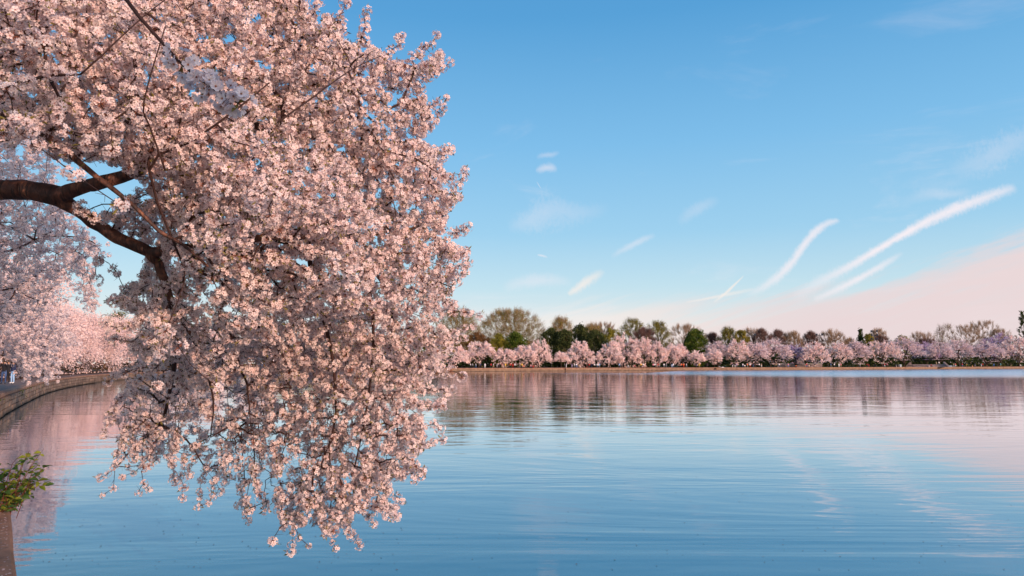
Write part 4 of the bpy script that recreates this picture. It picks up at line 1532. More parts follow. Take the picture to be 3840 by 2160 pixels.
# fine side shoots
k = 2
base_pts = np.repeat(M2, k, axis=0)
dirs = rs3.normal(size=base_pts.shape)
dirs[:, 2] -= 0.3
dirs /= np.linalg.norm(dirs, axis=1, keepdims=True)
shoot_end = base_pts + dirs * rs3.uniform(0.03, 0.075, size=(len(base_pts), 1))
v, f = fast_tubes(base_pts, shoot_end, np.full(len(base_pts), 0.0016), np.full(len(base_pts), 0.0009), 3)
vs.append(v)
fs.append(f + n0)
tw = to_local(mesh_obj('twigs', np.concatenate(vs), np.concatenate(fs), TWIG))
tw['kind'] = 'stuff'

# clusters along the twigs
cp, cs = [], []
is_tip = (ii >= nl + nc)
high = []
dens_px = project(B)
for j in range(len(ii)):
    Lj = float(L[j, 0])
    if ii[j] >= n_top0:
        for q_ in range(2):
            high.append(B[j] + (A[j] - B[j]) * rs3.uniform(0, .8) + rs3.normal(size=3) * 0.06)
        continue
    if ii[j] >= n_bare0:
        continue
    if is_tip[j]:
        cp.append(B[j])
        cs.append(rs3.uniform(0.9, 1.2))
        continue
    nsp = max(1, int(Lj / 0.052))
    hang = Lj > 0.45
    for s_ in range(nsp):
        t_ = (s_ + rs3.uniform(0.2, 0.9)) / nsp
        if rs3.uniform() > (0.80 if not hang else 0.30):
            continue
        if t_ < 0.34:
            q = A[j] + (M1[j] - A[j]) * t_ / 0.34
        elif t_ < 0.67:
            q = M1[j] + (M2[j] - M1[j]) * (t_ - 0.34) / 0.33
        else:
            q = M2[j] + (B[j] - M2[j]) * (t_ - 0.67) / 0.33
        cp.append(q + rs3.normal(size=3) * 0.018)
        cs.append(rs3.uniform(0.55, 1.1))
    cp.append(B[j])
    cs.append(rs3.uniform(0.7, 1.12))
cp, cs = np.array(cp), np.array(cs)
px_, py_, dd_ = project(cp)
# keep the sky window under the limb and the strip left of the hanging part open
inF = (px_ > 0) & (px_ < 1800) & (py_ > 0) & (py_ < 2160)
okp = inside(px_, py_) | ~inF
win = (px_ > 330) & (px_ < 430) & (py_ > 690) & (py_ < 800)
okp &= ~win
tipmask = np.zeros(len(cp), bool)
for t_ in tips:
    tipmask |= np.linalg.norm(cp - np.array(t_), axis=1) < 0.02
okp |= tipmask
cp, cs, px_, py_, dd_, inF = cp[okp], cs[okp], px_[okp], py_[okp], dd_[okp], inF[okp]
print('CLUSTERS', len(cp), 'in frame', int(inF.sum()), 'nodes', len(allP))
front = np.where(inF, dd_, 99.0)
order_f = np.argsort(front)
first = order_f[:300]
rest = order_f[300:]
to_local(scatter('blossoms', cp[rest], cs[rest], CL, None, 3))
to_local(scatter('high_blossoms', np.array(high), rs3.uniform(2.0, 3.2, len(high)), CL_LOW, None, 4))  # oversized clusters out of view, there for their shade
for j in first:
    o = bpy.data.objects.new('blossom_cluster', CL[j % len(CL)])
    COL.objects.link(o)
    o.parent = big
    o.location = Vector(cp[j]) - big_base
    o.rotation_euler = tuple(rs3.uniform(0, 2 * PI, 3))
    o.scale = (float(cs[j]),) * 3
make_tree('cherry_tree', Vector((3.1, -8.4, GZ)), 10.5, 2.0, 7.6, 'unseen cherry tree added on the near bank behind the viewer to shade the scene', 'cherry tree', None, '', 903, q=9000, qs=0.16, nodes=320,
          trunk_r=0.3, leaf=BLOOM_MID, spray=0.7, thick=0.35)  # tree added out of view to cast shade on the big crown

# ------------------------------------------------------------------ near out-hanging spray of large blossoms
spray_pts = [(430, -60, 1.80), (520, 60, 1.78), (600, 150, 1.76), (662, 222, 1.74), (740, 290, 1.73), (820, 345, 1.72), (905, 395, 1.72)]
Qs = [W(*p) for p in spray_pts]
mb = MB()
mb.tube([big_base + Vector((2.6, -0.6, 3.4)), W(200, -700, 2.2), W(330, -300, 1.95)] + Qs, [0.03, 0.014, 0.008, 0.006, 0.005, 0.0045, 0.004, 0.0035, 0.0028, 0.002], 7)
to_local(mb.build('branch', TWIG, smooth=True))
rb_ = random.Random(77)
BL = []
for k in range(6):
    mb2 = MB()
    flower_geo(mb2, Matrix.Identity(4), 0.0165, 8, False, rb_, fold=rb_.uniform(0.12, 0.55))
    mb2.mi = 4      # stamens
    for a in range(9):
        an = a * 0.7
        tip = Vector((math.cos(an) * 0.006, math.sin(an) * 0.006, 0.008))
        mb2.add([Vector((0.0004, 0, 0.001)), Vector((-0.0004, 0, 0.001)), tip], [(0, 1, 2)])
    me = bpy.data.meshes.new('blossom')
    me.from_pydata(mb2.v, [], mb2.f)
    for m in (PETAL_W, EYE, STALK, LEAF_B, EYE_Y):
        me.materials.append(m)
    me.polygons.foreach_set('material_index', mb2.m)
    me.update()
    BL.append(me)
mbs, mbl = MB(), MB()
for n_ in range(58):
    t_ = rb_.uniform(0.0, 1.0) ** 0.85
    f_ = 3 + t_ * 3
    i_ = min(int(f_), 5)
    c = Qs[i_].lerp(Qs[i_ + 1], f_ - i_)
    d = Vector((rb_.gauss(0, 1), rb_.gauss(-0.35, 1), rb_.gauss(-0.35, 1))).normalized()
    p = c + d * rb_.uniform(0.022, 0.042)
    o = bpy.data.objects.new('blossom', BL[n_ % 6])
    COL.objects.link(o)
    o.parent = big
    o.location = p - big_base
    fd = (d + Vector((rb_.gauss(0, .3), rb_.gauss(-0.25, .3), rb_.gauss(0, .3)))).normalized()
    o.rotation_euler = (fd.to_track_quat('Z', 'Y').to_matrix() @ Matrix.Rotation(rb_.uniform(0, 6), 3, 'Z')).to_euler()
    mbs.tube([c, (c + p) * 0.5 + Vector((0, 0, 0.003)), p], 0.0007, 4)
    if n_ % 6 == 0:
        e = Vector((rb_.gauss(0, 1), rb_.gauss(0, 1), rb_.gauss(0, 1))).normalized()
        s_ = e.cross(Vector((0, 1, 0))).normalized() * 0.007
        mbl.add([c, c + e * 0.02 - s_, c + e * 0.045, c + e * 0.02 + s_], [(0, 1, 2, 3)])
o = to_local(mbs.build('flower_stalks', STALK))
o['kind'] = 'stuff'
o = to_local(mbl.build('young_leaves', LEAF_B))
o['kind'] = 'stuff'

# ------------------------------------------------------------------ shaded cherry trees on the left bank, nearer than the sunlit ones
def sprayed_tree(poly, D0, th, n, base, limbs, label, seed, mind, size, spacing, meshes, win=None):
    rs = np.random.default_rng(seed)
    poly = np.array(poly, float)
    acc = []
    cell = {}
    x0, y0 = poly.min(0)
    x1, y1 = poly.max(0)
    tries = 0
    while len(acc) < n and tries < 200:
        tries += 1
        px, py = rs.uniform(x0, x1, 3000), rs.uniform(y0, y1, 3000)
        ok = inside(px, py, poly)
        for a, b in zip(px[ok], py[ok]):
            P = W(a, b, D0 + th * rs.uniform())
            if P.z < GZ + 0.2 and D0 < 25:
                continue
            if P.z < 0.9:
                continue
            if mnoise.noise(P * 0.55) + 0.6 * mnoise.noise(P * 1.4) < -0.10 and rs.uniform() < 0.9:
                continue
            key = (int(P.x / mind), int(P.y / mind), int(P.z / mind))
            if cell.get(key) is not None:
                continue
            cell[key] = P
            acc.append(P)
            if len(acc) >= n:
                break
    root = thing('cherry_tree', base, label, 'cherry tree', 'cherry trees in bloom along the left bank')
    ln = [Vector(p) for p in limbs[0]]
    nodes, par_, lr = [], [], []
    for li, limb in enumerate(limbs):
        prev = None if li == 0 else 2
        for i, p in enumerate(limb):
            nodes.append(Vector(p))
            par_.append(prev)
            prev = len(nodes) - 1
    allP = np.array([tuple(p) for p in nodes + acc])
    roots, pl = [], []
    for i, p in enumerate(par_):
        l = 0 if p is None else pl[p] + (nodes[i] - nodes[p]).length
        pl.append(l)
        roots.append((-1 if p is None else p, l * .3))
    par, path, order = prim(allP, roots, 0.25)
    rad = pipe_radius(par, order, 0.0030, 2.3)
    rad = np.minimum(rad, 0.16)
    idx = np.arange(1, len(allP))
    idx = idx[par[idx] >= 0]
    A, B = allP[par[idx]], allP[idx]
    Mid = (A + B) / 2 + rs.normal(size=A.shape) * 0.06 * np.linalg.norm(B - A, axis=1, keepdims=True)
    r1, r2 = np.minimum(rad[par[idx]], rad[idx] * 1.6), rad[idx]
    v1, f1 = fast_tubes(A, Mid, r1, (r1 + r2) / 2, 5)
    v2, f2 = fast_tubes(Mid, B, (r1 + r2) / 2, r2, 5)
    bigr = (r1 > 0.02)
    def pick(mask):
        va, fa = fast_tubes(A[mask], Mid[mask], r1[mask], ((r1 + r2) / 2)[mask], 5)
        vb, fb = fast_tubes(Mid[mask], B[mask], ((r1 + r2) / 2)[mask], r2[mask], 5)
        return np.concatenate([va, vb]), np.concatenate([fa, fb + len(va)])
    v, f = pick(bigr)
    t_ = mesh_obj('trunk', v, f, BARK, root)
    t_.location = -Vector(base)
    v, f = pick(~bigr)
    t_ = mesh_obj('twigs', v, f, TWIG, root)
    t_.location = -Vector(base)
    t_['kind'] = 'stuff'
    pts = []
    L = np.linalg.norm(B - A, axis=1)
    for j in range(len(A)):
        if r2[j] > 0.03:
            continue
        m = max(1, int(L[j] / spacing))
        for k in range(m):
            if rs.uniform() < 0.8:
                t1 = rs.uniform()
                pts.append(A[j] * (1 - t1) + B[j] * t1 + rs.normal(size=3) * size * 0.06)
    pts = np.array(pts)
    if win is not None:
        a_, b_, c_ = project(pts)
        keep = np.ones(len(pts), bool)
        for w0 in win:
            keep &= ~inside(a_, b_, np.array(w0, float))
        pts = pts[keep]
    print('SPRAY', label[:30], len(acc), len(pts))
    sc_o = scatter('blossoms', pts, rs.uniform(0.75, 1.2, len(pts)) * size, meshes, root, seed)
    sc_o.location = -Vector(base)
    return root


polyA = [(-700, 300), (0, 385), (200, 480), (260, 560), (215, 640), (235, 745), (260, 800), (335, 870), (330, 900), (400, 930), (398, 985), (330, 965), (352, 1030), (362, 1110), (352, 1182), (322, 1150), (312, 1080),
         (285, 1020), (262, 1060), (270, 1095), (215, 1060), (200, 1140), (160, 1130), (150, 1200), (90, 1180), (0, 1250), (-700, 1200)]
bA = ground_under(-640, 19.0) + Vector((-1.5, 0, 0))
sprayed_tree(polyA, 15.5, 6.0, 5200, bA, [[tuple(bA), tuple(bA + Vector((0.3, 0, 1.2))), tuple(bA + Vector((0.6, 0, 2.2))), tuple(W(-300, 1080, 18.5)), tuple(W(-60, 960, 18)), tuple(W(130, 900, 17.8)), tuple(W(230, 885, 17.6)), tuple(W(330, 900, 17.5))],
                                          [tuple(W(-400, 900, 18.5)), tuple(W(-200, 600, 18.5)), tuple(W(0, 480, 18.5))], [tuple(W(-150, 1130, 18.2)), tuple(W(60, 1080, 18.0)), tuple(W(150, 1130, 18))]],
             'shaded lilac grey cherry tree reaching in from the left edge under the big limb', 61, 0.20, 1.15, 0.085, CL_LOW)
polyB = [(-600, 1000), (0, 1010), (90, 1030), (170, 1090), (190, 1150), (280, 1180), (235, 1210), (300, 1290), (240, 1300), (205, 1330), (228, 1400), (222, 1432), (200, 1425), (185, 1395), (170, 1440), (150, 1450), (140, 1400),
         (105, 1438), (85, 1430), (70, 1390), (40, 1350), (30, 1335), (0, 1342), (-600, 1340)]
bB = ground_under(-260, 36.0) + Vector((-1.5, 0, 0))
sprayed_tree(polyB, 30.0, 8.0, 4200, bB, [[tuple(bB), tuple(bB + Vector((0.3, 0, 1.2))), tuple(bB + Vector((0.6, 0, 2.0))), tuple(W(-150, 1240, 34)), tuple(W(0, 1180, 34)), tuple(W(120, 1230, 33.5)), tuple(W(180, 1330, 33))],
                                          [tuple(W(-100, 1130, 34)), tuple(W(60, 1100, 34)), tuple(W(160, 1150, 34))]],
             'pale cherry tree whose drooping skirt hides the heads of the people on the path', 62, 0.30, 1.9, 0.15, CL_LOW)

# ------------------------------------------------------------------ people
SLOTS = ['skin', 'top', 'bottom', 'hair', 'shoes']
PALETTE = {'skin': (0.45, 0.25, 0.17), 'white': (0.75, 0.73, 0.72), 'black': (0.018, 0.018, 0.022), 'navy': (0.03, 0.04, 0.09), 'jeans': (0.07, 0.12, 0.25), 'blue': (0.06, 0.16, 0.42),
           'red': (0.50, 0.04, 0.04), 'orange': (0.75, 0.16, 0.05), 'yellow': (0.75, 0.48, 0.05), 'tan': (0.42, 0.29, 0.17), 'grey': (0.22, 0.22, 0.24), 'pink': (0.65, 0.25, 0.30), 'khaki': (0.30, 0.24, 0.15),
           'lilac': (0.40, 0.32, 0.50), 'green': (0.05, 0.12, 0.06), 'brown': (0.10, 0.05, 0.03), 'teal': (0.04, 0.25, 0.32), 'dark': (0.04, 0.035, 0.04), 'hair': (0.03, 0.018, 0.012), 'fair': (0.25, 0.15, 0.07),
           'skyblue': (0.30, 0.50, 0.75)}
CMAT = {}


def cmat(c):
    if c not in CMAT:
        CMAT[c] = m_flat('cloth_' + c if c != 'skin' else 'skin', PALETTE[c], 0.85 if c != 'skin' else 0.6, 0.15, 8.0)
    return CMAT[c]


def body(pose):
    """one continuous figure grown by a skin modifier over a skeleton; feet at z=0, facing -y"""
    sit = pose == 'sit'
    h = 0.0
    hipz = 0.92 if pose not in ('sit', 'squat') else (0.45 if sit else 0.32)
    lean = {'bend': 0.75, 'sit': 0.12, 'squat': 0.3}.get(pose, 0.02)
    def up(z, y=0.0):     # along the leaning trunk
        return (0.0, -math.sin(lean) * z + y, hipz + math.cos(lean) * z)
    V, E, Rr, reg = [], [], [], {}
    def add(p, r, parent=None, tag_=None):
        V.append(p)
        Rr.append(r)
        if parent is not None:
            E.append((parent, len(V) - 1))
            reg[len(E) - 1] = tag_
        return len(V) - 1
    pel = add((0, 0, hipz), (0.135, 0.10))
    waist = add(up(0.18), (0.125, 0.09), pel, 'top')
    chest = add(up(0.40), (0.155, 0.10), waist, 'top')
    nb = add(up(0.53), (0.07, 0.065), chest, 'top')
    nk = add(up(0.58), (0.052, 0.052), nb, 'skin')
    hd = add(up(0.69, -0.01), (0.082, 0.098), nk, 'skin')
    ht = add(up(0.79, 0.01), (0.065, 0.075), hd, 'hair')
    for s in (-1, 1):
        sh = add((s * 0.17, up(0.47)[1], up(0.47)[2]), (0.058, 0.058), chest, 'top')
        if pose == 'photo':
            el = (s * 0.24, up(0.36)[1] - 0.18, up(0.33)[2])
            wr = (s * 0.07, up(0.5)[1] - 0.34, up(0.60)[2])
        elif pose in ('bend', 'squat', 'sit'):
            el = (s * 0.23, up(0.3)[1] - 0.10, up(0.47)[2] - 0.24)
            wr = (s * 0.14, up(0.3)[1] - 0.30, up(0.47)[2] - 0.33)
        elif pose == 'walk':
            el = (s * 0.22, s * 0.10, up(0.47)[2] - 0.28)
            wr = (s * 0.22, s * 0.10 - 0.16, up(0.47)[2] - 0.48)
        else:
            el = (s * 0.235, 0.02, up(0.47)[2] - 0.29)
            wr = (s * 0.22, -0.06, up(0.47)[2] - 0.54)
        e_ = add(el, (0.045, 0.045), sh, 'top')
        w_ = add(wr, (0.032, 0.030), e_, 'top')
        add((wr[0] - s * 0.01, wr[1] - 0.04, wr[2] - 0.07 if pose != 'photo' else wr[2] + 0.06), (0.036, 0.022), w_, 'skin')
        hp = add((s * 0.095, 0, hipz - 0.06), (0.095, 0.095), pel, 'bottom')
        if sit:
            kn, an = (s * 0.12, -0.42, 0.48), (s * 0.12, -0.44, 0.09)
        elif pose == 'squat':
            kn, an = (s * 0.16, -0.34, 0.48), (s * 0.13, -0.10, 0.09)
        elif pose == 'walk':
            kn, an = (s * 0.10, -0.14 * s - 0.05, 0.49), (s * 0.10, -0.24 * s + 0.06, 0.09)
        else:
            kn, an = (s * 0.11, -0.02, 0.49), (s * 0.12, 0.02, 0.09)
        k_ = add(kn, (0.064, 0.064), hp, 'bottom')
        a_ = add(an, (0.044, 0.044), k_, 'bottom')
        add((an[0], an[1] - 0.15, 0.035), (0.042, 0.034), a_, 'shoes')
    me = bpy.data.meshes.new('person')
    me.from_pydata(V, E, [])
    o = bpy.data.objects.new('person', me)
    COL.objects.link(o)
    md = o.modifiers.new('s', 'SKIN')
    for i, sv in enumerate(me.skin_vertices[0].data):
        sv.radius = Rr[i]
        sv.use_root = i == pel
    md2 = o.modifiers.new('d', 'SUBSURF')
    md2.levels = 1
    dg = bpy.context.evaluated_depsgraph_get()
    ev = o.evaluated_get(dg)
    nm = bpy.data.meshes.new_from_object(ev)
    nm.name = 'person'
    segs = [(np.array(V[a]), np.array(V[b]), reg[i]) for i, (a, b) in enumerate(E)]
    mi = []
    for p in nm.polygons:
        c = np.array(p.center)
        best, bt = 9, 'top'
        for a, b, t_ in segs:
            ab = b - a
            u = np.clip(np.dot(c - a, ab) / np.dot(ab, ab), 0, 1)
            d = np.linalg.norm(c - a - ab * u)
            if d < best:
                best, bt = d, t_
        if bt == 'skin' and c[2] > hipz + 0.6 and c[1] > up(0.70)[1] + 0.015:
            bt = 'hair'
        mi.append(SLOTS.index(bt))
    nm.materials.clear()
    for k in SLOTS:
        nm.materials.append(cmat('skin'))
    nm.polygons.foreach_set('material_index', mi)
    nm.polygons.foreach_set('use_smooth', [True] * len(mi))
    nm.update()
    bpy.data.objects.remove(o)
    return nm


POSES = {p: body(p) for p in ('stand', 'walk', 'photo', 'sit', 'squat', 'bend')}


def person(loc, rz, pose, top, bottom, label, group, hair='hair', h=1.0, shoes='black'):
    o = bpy.data.objects.new('person', POSES[pose])
    COL.objects.link(o)
    o.location = loc
    o.rotation_euler = (0, 0, rz)
    o.scale = (h, h, h)
    for sl_, c in zip(o.material_slots, ('skin', top, bottom, hair, shoes)):
        sl_.link = 'OBJECT'
        sl_.material = cmat(c)
    return tag(o, label, 'person', group)


# people on the near path at the left (heads behind the blossoms)
NP = [(12, 1440, 'photo', 'black', 'jeans', 0.4, 'person in black jacket and blue jeans at the left edge, hands held out in front', 'black'),
      (27, 1434, 'stand', 'black', 'black', 0.2, 'person all in black standing between two people in blue jeans', 'black'),
      (46, 1438, 'stand', 'navy', 'skyblue', -0.3, 'person in faded blue jeans and white trainers nearest the curved wall', 'white'),
      (70, 1423, 'walk', 'black', 'black', 0.9, 'person in black trousers a few steps behind the group in jeans', 'black'),
      (92, 1418, 'walk', 'orange', 'tan', 1.8, 'person in an orange top and tan trousers half hidden by the drooping blossoms', 'brown'),
      (107, 1416, 'stand', 'pink', 'dark', 0.0, 'person in pink farther along the left path, under the drooping skirt', 'black'),
      (210, 1400, 'sit', 'orange', 'tan', -0.8, 'person in an orange top seated in the gap between two left bank trees', 'black')]
for px, py, pose, top, bot, rz, lab, shoes in NP:
    r = ray(px, py)
    t_ = (GZ + 0.006 - CAM.z) / r.z
    P = CAM + r * t_
    if pose == 'sit':
        P = Vector((P.x - 1.0, P.y, GZ))
        # a low boulder to sit on
    person(P, rz, pose, top, bot, lab, 'people on the path at the left', shoes=shoes)
    if pose == 'sit':
        mb = MB()
        mb.box((0, 0, 0.19), (0.7, 0.6, 0.40), 0.3, 0.8)
        o = mb.build('boulder', STONE)
        o.location = P + Vector((0, 0.12, 0))
        tag(o, 'low pale boulder under the seated person on the left bank', 'rock')

